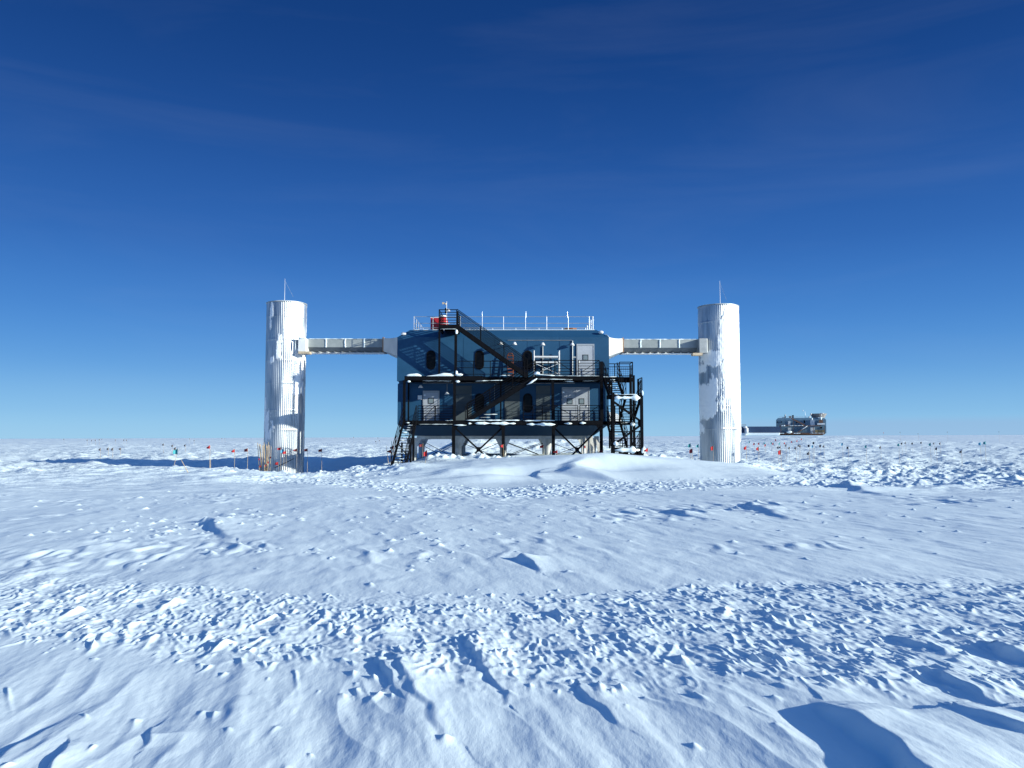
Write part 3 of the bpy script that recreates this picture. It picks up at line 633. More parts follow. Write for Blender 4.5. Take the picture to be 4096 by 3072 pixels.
zd2 = Z(1504, YG); zd1 = Z(1682, YG); zt = Z(1298, YG)
gal = thing('steel_gallery', 'black steel galleries and zigzag stairs across the front of the blue building', 'staircase', (0, 53, .2))
gx0 = X(1617, YG); gx1 = X(2411, YG); l0 = X(1663, YG)
deck(gal, gx0, X(1930, YG), YG, YG+.88, zd2); deck(gal, X(2140, YG), gx1, YG, YG+.88, zd2); deck(gal, gx0, gx1, YG+.885, YF-.03, zd2); deck(gal, gx0+.0, gx1, YG, YF-.03, zd1)
tx0, tx1 = X(1754, YG, 1300), X(1829, YG, 1300)
deck(gal, tx0, tx1, YG, YF+1.0, zt, .3)
def post(px, z0, z1, y=YG+.09, w_=.16, mat='steel'):
    x = X(px, y, 1600); MB().box(x-w_/2, x+w_/2, y-w_/2, y+w_/2, z0, z1).build('post', mat, gal)
gz = lambda px, y=YG: ground(X(px, y), y)-.4
post(1617, zd1-.3, zd2-.28); post(1634, zd1, zd2-.29, YF-.12, .1)
post(1815, gz(1815), zd1-.285, w_=.2); post(2013, gz(2013), zd1-.285, w_=.2); post(2213, gz(2213), zd1-.285, w_=.2); post(2404, gz(2404), zd1-.285, w_=.2)
post(1818, zd1, zd2-.285, w_=.17); post(2211, zd1, zd2-.285, w_=.17); post(2407, zd1, zd2+.95, w_=.2); post(1822, zd2, zt-.31, w_=.17); post(1756, zd2, zt-.31, YG+.1, .12)
post(1655, gz(1655), zd1-.285, w_=.13); post(2003, zd1, zd2-.285, YF-.2, .1)
for p0, p1 in ((1815, 2013), (2213, 2404)):
    b = MB(); a = X(p0, YG, 1780); c = X(p1, YG, 1780); zt_ = zd1-.4; zb_ = Z(1838, YG)
    ca = a+.05; 
    b.bar((a, YG+.09, zt_), (c-.9+.05, YG+.09, zb_-.05), .06, .11); b.bar((c, YG+.16, zt_), (a+.9-.05, YG+.16, zb_-.1), .06, .11)
    mx = (a+c)/2; zc_ = zt_-(zt_-zb_)*(c-a)/2/(c-a-.85); b.box(mx-.13, mx+.13, YG+.03, YG+.055, zc_-.17, zc_+.13)
    b.add([(a, YG+.0, zt_+.1), (a+.35, YG, zt_+.1), (a, YG, zt_-.3), (a, YG+.02, zt_+.1), (a+.35, YG+.02, zt_+.1), (a, YG+.02, zt_-.3)], [(0, 2, 1), (3, 4, 5), (0, 1, 4, 3), (1, 2, 5, 4), (2, 0, 3, 5)])
    b.add([(c, YG+.0, zt_+.1), (c-.35, YG, zt_+.1), (c, YG, zt_-.3), (c, YG+.02, zt_+.1), (c-.35, YG+.02, zt_+.1), (c, YG+.02, zt_-.3)], [(0, 1, 2), (3, 5, 4), (0, 3, 4, 1), (1, 4, 5, 2), (2, 5, 3, 0)])
    b.build('cross_brace', 'steel', gal)
def grail(x0, x1, z, n=6, posts=2, diag=0, h=1.02, y=YG+.05):
    rail_mb((X(x0, y), y, z), (X(x1, y), y, z), h, n, posts, diag=diag).build('railing', 'steel', gal)
grail(1826, 2096, zd2, 3, 5, h=.97)
grail(2142, 2219, zd2, 5, 4, h=1.05); grail(2224, 2306, zd2, 6, 2, -1); grail(2314, 2398, zd2, 6, 2, 1)
grail(1672, 1812, zd1, 6, 3, 0, .95); grail(1692, 1740, zd1, 2, 2, 1, .95, YG+.1)
grail(1862, 1868, zd1, 2, 2, 0, .95); grail(2093, 2208, zd1, 5, 4, h=.95); grail(2218, 2311, zd1, 6, 2, -1, .98); grail(2319, 2398, zd1, 6, 2, 1, .98)
# top landing rails
for p, q in (((tx0+.03, YG+.05), (tx1-.05, YG+.05)), ((tx0+.03, YG+.05), (tx0+.03, YF+.9)), ((tx1-.05, YG+.95), (tx1-.05, YF+.9))):
    rail_mb((*p, zt), (*q, zt), .98, 6, 2, .024).build('railing', 'steel', gal)
# upper flight (roof landing to upper gallery), lower flight (upper to lower gallery)
ya = YG+.08
flight(gal, (tx1-.02, ya, zt-.12), (X(2110, ya), ya, zd2-.02), (0, 1, 0), .78, 20, 7, .0, 3, 1.02)
for k in range(12):
    b = MB(); t = .35+.055*k; c = Vector((tx1, ya+.5, zt)).lerp(Vector((X(2110, ya), ya+.5, zd2)), t); 
    if random.random() < .6: b.blob(c+Vector((0, -.1, -.05)), (.12, .25, .04), k, .3, 8, 6).build('snow_cap', 'clump', gal, True)
fl2 = flight(gal, (X(2140, ya), ya, zd2-.10), (X(1868, ya), ya, zd1), (0, 1, 0), .78, 17, 6, .5, 5, .98)
# stair from the lower gallery down to the snow, coming towards the viewer
xs0, xs1 = X(1613, YG), X(1668, YG); gzf = hit(-7, 46.7)
flight(gal, (xs0+.04, YG, zd1-.1), (xs0+.04, 46.6, gzf-.15), (1, 0, 0), xs1-xs0-.08, 18, 4, .75, 9, .95)
for x in (xs0+.3, xs1-.05): MB().bar((x, 49.2, ground(x, 49)-.3), (x, 49.2, (zd1+gzf)/2-.0), .1).build('post', 'steel', gal)
MB().bar((xs0+.1, 49.2, (zd1+gzf)/2-.1), (xs1-.1, 49.3, .3), .06).build('brace', 'steel', gal)
# snow that lies on the galleries
def heap(px0, px1, y0, hpx, Y, seed, z, prof=None):
    a = X(px0, Y); c = X(px1, Y); n = 16; loops = []
    for i in range(n+1):
        t = i/n; h = hpx*54/F*(prof(t) if prof else math.sin(math.pi*t)**.8)*(1+.1*math.sin(seed+9*t)) + .012; x = a+(c-a)*t
        loops.append([(x, Y-.05, z-.01), (x, Y+1.2, z-.01), (x, Y+1.1, z+h*.5), (x, Y+.5, z+h), (x, Y+.02, z+h*.75)])
    MB().loft(loops).build('snow_heap', 'clump', gal, True)
heap(1622, 1684, 0, 12, YG, 1, zd2, lambda t: math.sin(math.pi*min(1, t*1.0))**.6)
heap(1704, 1812, 0, 13, YG, 2, zd2, lambda t: min(1, t*1.6)**1.2*(1-max(0, t-.92)*8))
blobs(gal, 'snow_clump', [(P(1836, 1499, YG-.05), (.2, .14, .08), 3, .5), (P(1826, 1491, YG-.05), (.07, .08, .14), 4, .4), (P(1636, 1526, YG), (.12, .08, .06), 6, .4), (P(1831, 1526, YG), (.12, .08, .07), 8, .4),
    (P(1826, 1327, YG-.02), (.08, .1, .15), 4, .3), (P(2147, 1493, YG-.04), (.17, .14, .10), 41, .35)])
def sstrip(x0, y0, x1, y1, h, d=.16, Y=YG-.03, seed=0):
    b = MB(); b.strip(P(x0, y0, Y), P(x1, y1, Y), h*.8, d, seed or x0); b.build('snow_strip', 'clump', gal, True)
sstrip(1900, 1693, 2063, 1694, .22, .2); sstrip(1872, 1694, 1886, 1694, .2); sstrip(2106, 1697, 2222, 1698, .24, .2); sstrip(2255, 1694, 2288, 1694, .2); sstrip(2318, 1692, 2344, 1692, .17)
sstrip(1862, 1681, 2078, 1681, .10, .2); sstrip(1673, 1697, 1810, 1697, .045); sstrip(1815, 1700, 1866, 1701, .10); sstrip(2092, 1683, 2220, 1682, .10); sstrip(1780, 1682, 1812, 1682, .07)
sstrip(2107, 1540, 2149, 1514, .20, .2); sstrip(2150, 1516, 2290, 1518, .055); sstrip(2145, 1497, 2222, 1503, .10, .2); sstrip(2215, 1503, 2330, 1504, .035); sstrip(2290, 1504, 2400, 1504, .03)
sstrip(1690, 1523, 1810, 1524, .06, .2, YG+.4); sstrip(1900, 1524, 2012, 1521, .07, .2, YG+.4); sstrip(1760, 1316, 1824, 1316, .035); sstrip(1764, 1294, 1803, 1295, .05, .2, YG+.3)
sstrip(2000, 1502, 2045, 1501, .09, .3, YG+.2); sstrip(2255, 1524, 2296, 1526, .14, .2, YG+.5); sstrip(2330, 1524, 2390, 1523, .05, .2, YG+.5); sstrip(1930, 1658, 1990, 1657, .06, .2, YG+.8); sstrip(1915, 1670, 1960, 1669, .045, .2, YG+.8)

# things standing on the upper gallery
sc = thing('aluminium_scaffold', 'small white aluminium scaffold on the upper gallery left of the upper door', 'scaffold', (X(2188, 53.4), 53.4, zd2))
xA, xB = X(2136, 53.3), X(2237, 53.3)
for x in (xA, xB):
    for y in (53.0, 53.75): MB().tube((x, y, zd2), (x, y, Z(1404, 53.3)), .035, 8).build('leg', 'white', sc)
for zz in (Z(1428, 53.3), Z(1450, 53.3)): MB().box(xA, xB, 53.0, 53.7, zz-.05, zz+.04).build('platform', 'white', sc)
MB().tube((xA, 52.98, Z(1452, 53)), (xB, 52.98, Z(1498, 53)), .022, 6).tube((xB, 52.95, Z(1452, 53)), (xA, 52.95, Z(1498, 53)), .022, 6).build('cross_brace', 'white', sc)
MB().tube((xA, 53.0, Z(1497, 53)), (xB, 53.0, Z(1497, 53)), .03, 6).build('rung', 'white', sc)
lx0, lx1 = X(2029, 53.5), X(2053, 53.5)
ld = thing('orange_ladder', 'orange rounded-top ladder frame standing on the upper gallery behind the stairs', 'ladder', ((lx0+lx1)/2, 53.5, zd2))
for x in (lx0, lx1): MB().bar((x, 53.5, zd2), (x, 53.6, Z(1422, 53.5)), .05, .06).build('side_rail', 'orange', ld)
b = MB()
for k in range(7): z = zd2+.18+k*.22; b.bar((lx0, 53.52, z), (lx1, 53.52, z), .04, .05)
b.build('rung', 'orange', ld)
MB().tube((lx0, 53.6, Z(1423, 53.5)), ((lx0+lx1)/2-.1, 53.6, Z(1413, 53.5)), .035, 8).tube(((lx0+lx1)/2-.1, 53.6, Z(1413, 53.5)), ((lx0+lx1)/2+.1, 53.6, Z(1413, 53.5)), .035, 8).tube(((lx0+lx1)/2+.1, 53.6, Z(1413, 53.5)), (lx1, 53.6, Z(1423, 53.5)), .035, 8).build('top_hoop', 'orange', ld)

# ------------------------------------------------------------------ stair tower at the right end
st = thing('stair_tower', 'black steel switchback stair tower standing at the right end of the building', 'staircase', (X(2510, 52), 52, .3))
YN0, YN1, YP0, YP1 = 49.6, 50.9, 53.3, 54.6                        # near landings, far landings
zA = zd2; zB = Z(1578, YN0); zC = zd1; zD = Z(1791, YN0)
xl, xm, xr = X(2436, YN0), X(2500, YN0), X(2569, YN0)
xl2, xm2, xr2 = gx1+.1, X(2470, YP0), X(2532, YP0)
def sdeck(x0, x1, y0, y1, z): deck(st, x0, x1, y0, y1, z, .24)
sdeck(xl2, xr2+.02, YP0, YP1, zA); sdeck(xl, xr, YN0, YN1, zB); sdeck(xl2, xr2+.02, YP0, YP1, zC-.01); sdeck(xl+.3, xr, YN0, YN1, zD)
def spost(px, y, z0, z1, w_=.16):
    x = X(px, y, 1700); MB().box(x-w_/2, x+w_/2, y-w_/2, y+w_/2, z0, z1).build('post', 'steel', st)
spost(2453, YN0-.05, ground(X(2453, YN0), YN0)-.3, zB+.12, .17); spost(2567, YN0-.05, ground(X(2567, YN0), YN0)-.3, zB+.12, .18)
spost(2524, YP0-.1, ground(8, 53)-.3, Z(1497, YP0), .16); spost(2536, YP0+.9, ground(8, 53)-.3, Z(1497, YP0), .16); spost(2447, YP1, ground(7, 53)-.3, zA, .14)
flight(st, (xl2+.15, YP0, zA-.1), (xl+.15, YN1, zB), (1, 0, 0), .9, 8, 4, .5, 21)
flight(st, (xm+.25, YN1, zB-.1), (xm2+.1, YP0, zC), (1, 0, 0), .95, 8, 3, .0, 22)
flight(st, (xl2+.35, YP0, zC-.1), (xl+.45, YN1, zD), (1, 0, 0), .85, 9, 4, .3, 23)
flight(st, (xm+.3, YN1, zD-.1), (xm+.1, 52.8, ground(7.4, 52.8)-.1), (1, 0, 0), .85, 5, 3, .3, 24)
def srail(p, q, z, mesh=False, n=4, h=1.05, posts=2):
    b = rail_mb((*p, z), (*q, z), h, 2 if mesh else n, posts, .025, pr=.035)
    if mesh: mesh_fill(b, (*p, z), (*q, z), .1, .82)
    if mesh: b.tube((*p, z+.86), (*q, z+.86), .02, 6)
    b.build('railing', 'steel', st)
for z, xx0 in ((zA, xl2), (zC, xl2)):
    srail((xx0, YP1-.05), (xr2, YP1-.05), z, True, posts=3); srail((xr2, YP0+.05), (xr2, YP1-.05), z, True)
srail((xm2+.15, YP0+.05), (xr2, YP0+.05), zA, False, 3)
for z in (zB, zD):
    srail((xl, YN0+.05), (xr, YN0+.05), z, z == zD and False, 3, 1.0, 2) if z == zD else None
    srail((xr, YN0+.05), (xr, YN1), z, True); srail((xl+.2, YN0+.05), (xl+.2, YN1), z, True)
srail((xm+1.0, YN1), (xr, YN1), zB, True); 
b = MB(); za_ = Z(1605, YN0); zb_ = Z(1688, YN0)
b.bar((X(2455, YN0), YN0-.05, Z(1608, YN0)), (X(2565, YN0), YN0-.05, Z(1688, YN0)), .06, .13); b.bar((X(2565, YN0), YN0-.05, Z(1698, YN0)), (X(2462, YN0), YN0-.05, Z(1772, YN0)), .06, .13)
b.bar((X(2550, YN0), YN0-.05, Z(1692, YN0)), (X(2567, YN0), YN0-.05, Z(1692, YN0)), .06, .3); b.bar((X(2530, YN0), YN0+.1, Z(1692, YN0)), (X(2567, YN0), YN0-.05, Z(1692, YN0)), .06, .06)
b.bar((X(2455, YN0), YN0-.05, Z(1820, YN0)), (X(2485, YN0), YN0-.05, Z(1838, YN0)), .1, .13)
b.build('cross_brace', 'steel', st)
MB().strip(P(2457, 1591, YN0-.1), P(2563, 1591, YN0-.1), .34, .22, 7).build('snow_strip', 'clump', st, True); MB().strip(P(2400, 1508, YP0-.1), P(2470, 1507, YP0-.1), .08, .2, 8).build('snow_strip', 'clump', st, True); MB().strip(P(2470, 1579, YN0), P(2545, 1577, YN0), .06, .3, 9).build('snow_strip', 'clump', st, True)
MB().strip(P(2458, 1800, YN0-.1), P(2560, 1800, YN0-.1), .36, .25, 10).build('snow_strip', 'clump', st, True); MB().strip(P(2445, 1697, YP0), P(2535, 1687, YP0), .05, .2, 11).build('snow_strip', 'clump', st, True)
MB().blob(P(2531, 1697, YN0+1), (.14, .12, .12), 3, .2).build('snow_clump', 'clump', st, True); MB().blob(P(2462, 1775, YN0-.1), (.16, .12, .14), 5, .3).build('snow_clump', 'clump', st, True); MB().blob(P(2570, 1573, YN0-.1), (.07, .07, .16), 6, .3).build('snow_clump', 'clump', st, True); MB().blob(P(2573, 1800, YN0-.1), (.14, .1, .22), 7, .3).build('snow_clump', 'clump', st, True)
for px, w_ in ((2489, .42), (2505, .35), (2541, .5), (2556, .4)):
    y = YN0+.35; x = X(px, y, 1815); g = hit(x, y)
    cr = thing('crate', {2489: 'tall dark crate under the stair tower, leftmost of the row', 2505: 'dark crate second from the left under the stair tower', 2541: 'wide dark crate under the right half of the stair tower landing', 2556: 'dark crate under the stair tower beside its right post'}[px], 'crate', (x, y, g), 'dark crates under the stair tower landing')
    MB().box(x-w_*.38, x+w_*.38, y, y+.5, g-.1, g+.42).build('body', 'black', cr, bevel=.01); MB().box(x-w_*.4, x+w_*.4, y-.02, y+.52, g+.422, g+.46).build('lid', 'brown', cr)

# boards leaning under the building
for i, (pa, pb, y, wd, lab_) in enumerate(((2336, 2330, 54.4, .14, 'narrow dark-edged board, leftmost leaning under the right end of the building'), (2349, 2352, 54.3, .26, 'wide pale board leaning beside the leftmost one under the building'),
        (2366, 2372, 54.5, .2, 'pale frosted board in the middle of those leaning under the building'), (2384, 2374, 54.1, .2, 'pale board tilted left, second from the right under the building'), (2390, 2399, 54.0, .2, 'pale board tilted right, nearest the black post under the building'))):
    a = P(pa, 1745, y); x = X(pb, y-.3, 1822); o = MB().bar(a+Vector((0, .2, 0)), (x, y-.3, ground(x, y)-.1), wd, .04, (0, 1, 0)).build('board', 'palewood')
    tag(o, lab_, 'board', 'boards leaning under the building')

# ------------------------------------------------------------------ corrugated towers and their bridges
def tower_mat():
    m, t, b = principled('corrugated_metal', (.62, .66, .70), .38, .55)
    at = N(t, 'ShaderNodeAttribute'); at.attribute_name = 'frost'
    tc = N(t, 'ShaderNodeTexCoord'); mp = N(t, 'ShaderNodeMapping'); mp.inputs['Scale'].default_value = (1, 1, .12)
    n = N(t, 'ShaderNodeTexNoise', Scale=2.6, Detail=6.0, Roughness=.65); r = N(t, 'ShaderNodeValToRGB')
    r.color_ramp.elements[0].color = (.27, .31, .36, 1); r.color_ramp.elements[1].color = (.50, .53, .57, 1); r.color_ramp.elements[0].position = .35; r.color_ramp.elements[1].position = .62
    t.links.new(tc.outputs['Object'], mp.inputs[0]); t.links.new(mp.outputs[0], n.inputs['Vector']); t.links.new(n.outputs['Fac'], r.inputs[0])
    mx = N(t, 'ShaderNodeMixRGB'); mx.inputs['Color2'].default_value = (.90, .92, .94, 1)
    t.links.new(at.outputs['Fac'], mx.inputs['Fac']); t.links.new(r.outputs[0], mx.inputs['Color1']); t.links.new(mx.outputs[0], b.inputs['Base Color'])
    for sock, lo, hi in (('Metallic', .88, 0), ('Roughness', .33, .8)):
        q = N(t, 'ShaderNodeMapRange'); q.inputs['To Min'].default_value = lo; q.inputs['To Max'].default_value = hi
        t.links.new(at.outputs['Fac'], q.inputs['Value']); t.links.new(q.outputs[0], b.inputs[sock])
    n2 = N(t, 'ShaderNodeTexNoise', Scale=9.0, Detail=5.0); bp = N(t, 'ShaderNodeBump', Strength=.12, Distance=.03)
    t.links.new(tc.outputs['Object'], n2.inputs['Vector']); t.links.new(n2.outputs['Fac'], bp.inputs['Height']); t.links.new(bp.outputs[0], b.inputs['Normal'])
    return m
M['tower'] = tower_mat()
TY = 58.0
def tower(pxc, r, ptop, label, blobs, seed, rings):
    cx = X(pxc, TY, 1500); zt = Z(ptop, TY-r); zb = ground(cx, TY-r)-1.0
    o = thing('silver_tower', label, 'tower', (cx, TY, zb+.9), 'corrugated towers beside the laboratory')
    nrib = 66; nc = nrib*6; nz = 260
    a = np.linspace(0, 2*np.pi, nc, endpoint=False); z = np.linspace(zb, zt, nz); A, ZZ = np.meshgrid(a, z)
    # frost field: blobs are given as photograph positions on the visible face
    fr = np.full(A.shape, -1.0)
    fx = r*np.sin(A); front = np.cos(A) > -.15                     # A = 0 faces the viewer
    for bx, by, wx, wy, am in blobs:
        c = P(bx, by, TY-r*.8); ux = (fx+cx-c.x)/(wx*58/F); uz = (ZZ-c.z)/(wy*58/F)
        fr = np.maximum(fr, np.where(front, am*(1-(ux*ux+uz*uz)), -1))
    ns_ = perlin(A*r/.5, ZZ/1.1, seed)*.5 + perlin(A*r/.14, ZZ/.4, seed+1)*.28 + perlin(A*r/.05, ZZ/.12, seed+2)*.2
    back = np.where(front, -1, perlin(A*r/1.2, ZZ/1.5, seed+4)*1.5)
    frost = np.clip((np.maximum(fr, back)+ns_*1.1)*5, 0, 1)
    thin = np.clip((perlin(A*r/.8, ZZ/2.6, seed+5)+.1)*.55, 0, .3)
    rib = .014*np.cos(A*nrib)*(1-.8*frost); seam = np.zeros_like(ZZ)
    for pr in rings: seam += .012*np.exp(-((ZZ-Z(pr, TY-r))/.035)**2)
    rad = r + rib + seam + frost*(.022+.012*perlin(A*r/.2, ZZ/.25, seed+3))
    vs = np.stack([cx+rad*np.sin(A), TY-rad*np.cos(A), ZZ], -1).reshape(-1, 3)
    i, j = np.meshgrid(np.arange(nz-1), np.arange(nc), indexing='ij'); j2 = (j+1) % nc
    q = np.stack([i*nc+j, i*nc+j2, (i+1)*nc+j2, (i+1)*nc+j], -1).reshape(-1, 4)
    me = bpy.data.meshes.new('shell'); me.from_pydata(vs.tolist(), [], q.tolist()); me.update(); me.shade_smooth(); me.materials.append(M['tower'])
    at = me.attributes.new('frost', 'FLOAT', 'POINT'); at.data.foreach_set('value', np.maximum(frost, thin).ravel().astype(np.float32))
    s = bpy.data.objects.new('shell', me); C.objects.link(s); s.parent = o; s.location = -Vector(o.location)
    MB().tube((cx, TY, zt-.02), (cx, TY, zt+.05), r+.05, 64).build('rim', 'galv', o)
    MB().tube((cx, TY, zt+.052), (cx, TY, zt+.075), r-.02, 64).build('lid', 'snow', o)
    return o, cx, zt
lt, lcx, lzt = tower(1142, 1.40, 1205, 'left corrugated silver tower, mostly bare metal with a white frost streak', [
    (1192, 1455, 22, 75, .95), (1186, 1540, 16, 60, .7), (1200, 1420, 24, 30, .9), (1120, 1400, 13, 52, .5), (1088, 1240, 9, 40, .7), (1083, 1285, 7, 30, .5), (1086, 1440, 10, 14, .4),
    (1064, 1700, 17, 60, .55), (1085, 1730, 14, 40, .4), (1056, 1640, 8, 70, .4)], 3, (1262, 1355, 1440, 1530, 1640, 1720))
rt2, rcx, rzt = tower(2877, 1.43, 1217, 'right corrugated silver tower, its right half thick with white frost', [
    (2935, 1330, 62, 110, 1.6), (2945, 1250, 40, 40, .7), (2930, 1480, 50, 130, 1.6), (2925, 1380, 58, 120, 1.5), (2945, 1600, 30, 80, 1.3), (2955, 1660, 18, 70, 1), (2855, 1430, 45, 36, .8), (2832, 1600, 36, 72, 1.1), (2850, 1560, 22, 60, .8),
    (2818, 1470, 14, 20, .6), (2812, 1715, 14, 20, .5), (2962, 1400, 16, 350, 1.2), (2830, 1650, 30, 30, .7), (2890, 1590, 14, 50, .2)], 13, (1283, 1365, 1450, 1535, 1625, 1715))
for o, cx, ztw, pt, pyt in ((lt, lcx, lzt, 1142, 1121), (rt2, rcx, rzt, 2880, 1130)):
    b = MB().tube((cx, TY-.6, ztw), (cx, TY-.6, Z(pyt, TY)), .020, 8, .008); b.build('aerial', 'white', o)
    b = MB().tube((cx, TY-.6, Z(pyt+8, TY)), (cx+.55, TY-.3, ztw+.5), .006, 5); b.build('guy_wire', 'galv', o)
# fittings, standing ribs and seams; collar boxes
MB().bar((X(1212, 57.1), 57.2, -1.2), (X(1214, 57.1), 57.2, Z(1440, 57)), .08, .12).build('cable_tray', 'galv', lt)
c = MB(); y0, y1 = 56.7, 58.4
c.box(X(1188, y0), X(1220, y0), y0, y1, Z(1410, y0), Z(1352, y0)); c.build('collar', 'white', lt, bevel=.03)
MB().strip(P(1184, 1352, y0-.05), P(1222, 1350, y0-.05), .16, .3, 5).strip(P(1182, 1360, y0-.05), P(1182, 1400, y0-.05), .1, .14, 6).build('snow_strip', 'clump', lt, True)
MB().box(X(1190, y0-.05), X(1236, y0), y0-.1, y0+.5, Z(1415, y0), Z(1406, y0)).build('ledge', 'plywood', lt)
MB().box(X(2800, y0), X(2834, y0), y0, y1, Z(1412, y0), Z(1353, y0)).build('collar', 'galv', rt2, bevel=.03)
MB().box(X(2774, y0-.05), X(2812, y0), y0-.1, y0+.5, Z(1422, y0), Z(1412, y0)).build('ledge', 'plywood', rt2)
# leaning pole and drift lines by the left tower foot
def bridge(px0, px1, bx_in, bx_out, label, side, ysh):
    y0, y1 = 57.3, 58.7; za, zb2, zc = Z(1355+ysh, y0), Z(1389+ysh, y0), Z(1405+ysh, y0)
    o = thing('cable_bridge', label, 'bridge', ((X(px0, y0)+X(px1, y0))/2, 58, zc), 'cable bridges between tower and building')
    xa, xb = X(px0, y0), X(px1, y0)
    MB().loft([[(x, y0, zb2), (x, y0, za-.04), (x, y0+.08, za), (x, y1-.08, za), (x, y1, za-.04), (x, y1, zb2)] for x in (xa, xb)]).build('duct', 'duct', o)
    MB().loft([[(x, y0+.35, zc), (x, y0+.02, zb2-.004), (x, y1-.02, zb2-.004), (x, y1-.35, zc)] for x in (xa, xb)]).build('lower_duct', 'ductdark', o)
    b = MB(); n = 10
    for k in range(n): x = xa+(xb-xa)*(k+.5)/n; b.bar((x, y0+.1, zc-.03), (x+.5, y1-.1, zc-.03), .07, .05)
    b.build('hanger', 'galv', o)
    MB().box(xa, xb, y0+.3, y1-.3, zc-.11, zc-.06).build('cable_tray', 'white', o)
    for k in range(1, 4):
        x = xa+(xb-xa)*(k/4.0+(.0 if side < 0 else .02)); b = MB(); b.strip((x, y0-.03, zb2+.03), (x, y0-.03, za), .0, .0, 1)
        b = MB(); n = 8
        for q in range(n): zq = zb2+(za-zb2)*(q+.5)/n; b.blob((x+random.uniform(-.015, .015), y0-.02, zq), (.055, .05, .06), k*9+q, .3, 8, 6)
        b.build('snow_seam', 'clump', o, True)
    b = MB(); b.strip((xa, y0+.1, za), (xb, y0+.1, za), .07, .3, 8); b.build('snow_strip', 'clump', o, True)
    bi, bo = X(bx_in, y0), X(bx_out, YF+.9)
    b = MB(); n = 8
    ya_, yb2_ = y0-.1, y1+.1
    q0 = [(bi, ya_, zc+.0), (bi, ya_, za+.05), (bi, yb2_, za+.05), (bi, yb2_, zc)]
    yq0, yq1 = YF+1.2, YB-1.2
    bo = XL if side < 0 else XR
    q1 = [(bo, yq0, Z(1428, yq0)), (bo, yq0, Z(1346, yq0)), (bo, yq1, Z(1346, yq0)), (bo, yq1, Z(1428, yq0))]
    loops = []
    for k in range(n+1):
        t = k/n; sg = math.sin(math.pi*t)*.06; mid_ = [Vector(a).lerp(Vector(c_), t) for a, c_ in zip(q0, q1)]
        mid_[1].z -= sg*1.2; mid_[0].z += sg*.6; loops.append([tuple(v) for v in mid_])
    if side > 0: pass
    b.loft(loops); b.build('fabric_boot', 'fabric', o)
    MB().box(bi-.05, bi+.05, ya_-.05, yb2_+.05, zc-.05, za+.1).build('batten', 'strap', o)
bridge(1224, 1531, 1531, 1587, 'grey cable bridge from the left tower to the blue building', -1, 0)
bridge(2803, 2493, 2493, 2438, 'grey cable bridge from the right tower to the blue building', 1, 2)

# ------------------------------------------------------------------ flags and poles
def flag(px, py, Y, mat, label, group, fw=.32, fh=.3, lean=0.0, pole=True, left=True, cat='flag', polemat='bamboo', side=-1, extra=0.0, thin=1.0):
    "px, py = middle of the cloth"
    c = P(px, py, Y); gx = c.x-side*fw*.5; g = hit(gx-lean, Y) if Y < 900 else ground(gx, Y)
    o = thing('marker_flag', label, cat, (gx-lean, Y, g), group)
    top = c.z+fh*.5+extra
    MB().tube((gx-lean, Y, g-.25), (gx, Y, top), .014*thin, 6, .010*thin).build('pole', polemat, o)
    b = MB(); n = 6; vs = []; fs = []
    for i in range(n+1):
        t = i/n; x = gx+side*fw*t; y = Y-.02+.05*math.sin(t*5+px); k = 1-(.3+.4*(px % 3)/2)*t; dz = -.12*fh*t*math.sin(px*.7+2)
        for zz in (fh*.5*k, -fh*.5*k):
            for yy in (-.004, .004): vs.append((x, y+yy, c.z+zz+dz-.2*fh*t))
    for i in range(n):
        a = i*4; e = a+4
        fs += [(a, e, e+2, a+2), (a+1, a+3, e+3, e+1), (a, a+1, e+1, e), (a+2, e+2, e+3, a+3)]
    fs += [(0, 2, 3, 1), (n*4, n*4+1, n*4+3, n*4+2)]
    b.add(vs, fs).build('cloth', mat, o)
    return o
LG = 'red flags round the left tower'
for px, py, Y, mt, lb in (
    (833, 1788, 50, 'red', 'bright red flag left of the tower, alone above the building shadow'),
    (932, 1803, 51, 'red', 'orange-red flag left of the bamboo bundle, right beside a dark one'),
    (984, 1800, 51, 'darkred', 'dark red flag nearest the bamboo bundle on its left'),
    (1117, 1795, 53, 'red', 'red flag before the left tower, leftmost of those across its face'),
    (1138, 1809, 52, 'red', 'narrow red flag before the left tower just right of the blue flag'),
    (1181, 1800, 53, 'darkred', 'dark red flag before the right half of the left tower'),
    (1107, 1854, 54, 'red', 'small red flag low at the snow line before the left tower'),
    (1224, 1800, 56, 'darkred', 'dark red flag just right of the left tower'),
    (1281, 1801, 56, 'darkred', 'dark red flag standing alone between left tower and stairs'),
    (1556, 1805, 50, 'darkred', 'dark red flag left of the ground stair, lower of two'),
    (1567, 1790, 50.2, 'red', 'red flag touching the teal pole left of the ground stair'),
    (1684, 1781, 50, 'darkred', 'dark red flag on a tall pole right of the ground stair'),
    (1843, 1782, 57, 'darkred', 'dark red flag behind the first black post under the building'),
    (2006, 1784, 51.5, 'red', 'bright red flag tied before the second black post'),
    (2166, 1786, 55, 'red', 'red flag left of the white leg under the middle of the building'),
    (2222, 1807, 51, 'red', 'red flag at the foot of the third black post'),
    (2338, 1787, 54.8, 'red', 'red flag beside the leaning boards under the building'),
    (2404, 1804, 51.4, 'darkred', 'dark red flag at the foot of the rightmost gallery post'),
    (2584, 1799, 49, 'red', 'bright red flag right of the stair tower')):
    flag(px, py, Y, mt, lb, 'marker flags round the laboratory', .23, .21)
o = flag(1702, 1813, 48.5, 'red', 'folded red flag low on a leaning pole right of the ground stair', 'marker flags round the laboratory', .2, .42, .15)
flag(1130, 1800, 52.5, 'cyan', 'pale blue flag before the left tower between red flags', 'marker flags round the laboratory', .2, .38)
flag(703, 1806, 45, 'teal', 'teal flag on a slanting pole beyond the left ridge', 'marker flags round the laboratory', .26, .34, .35)
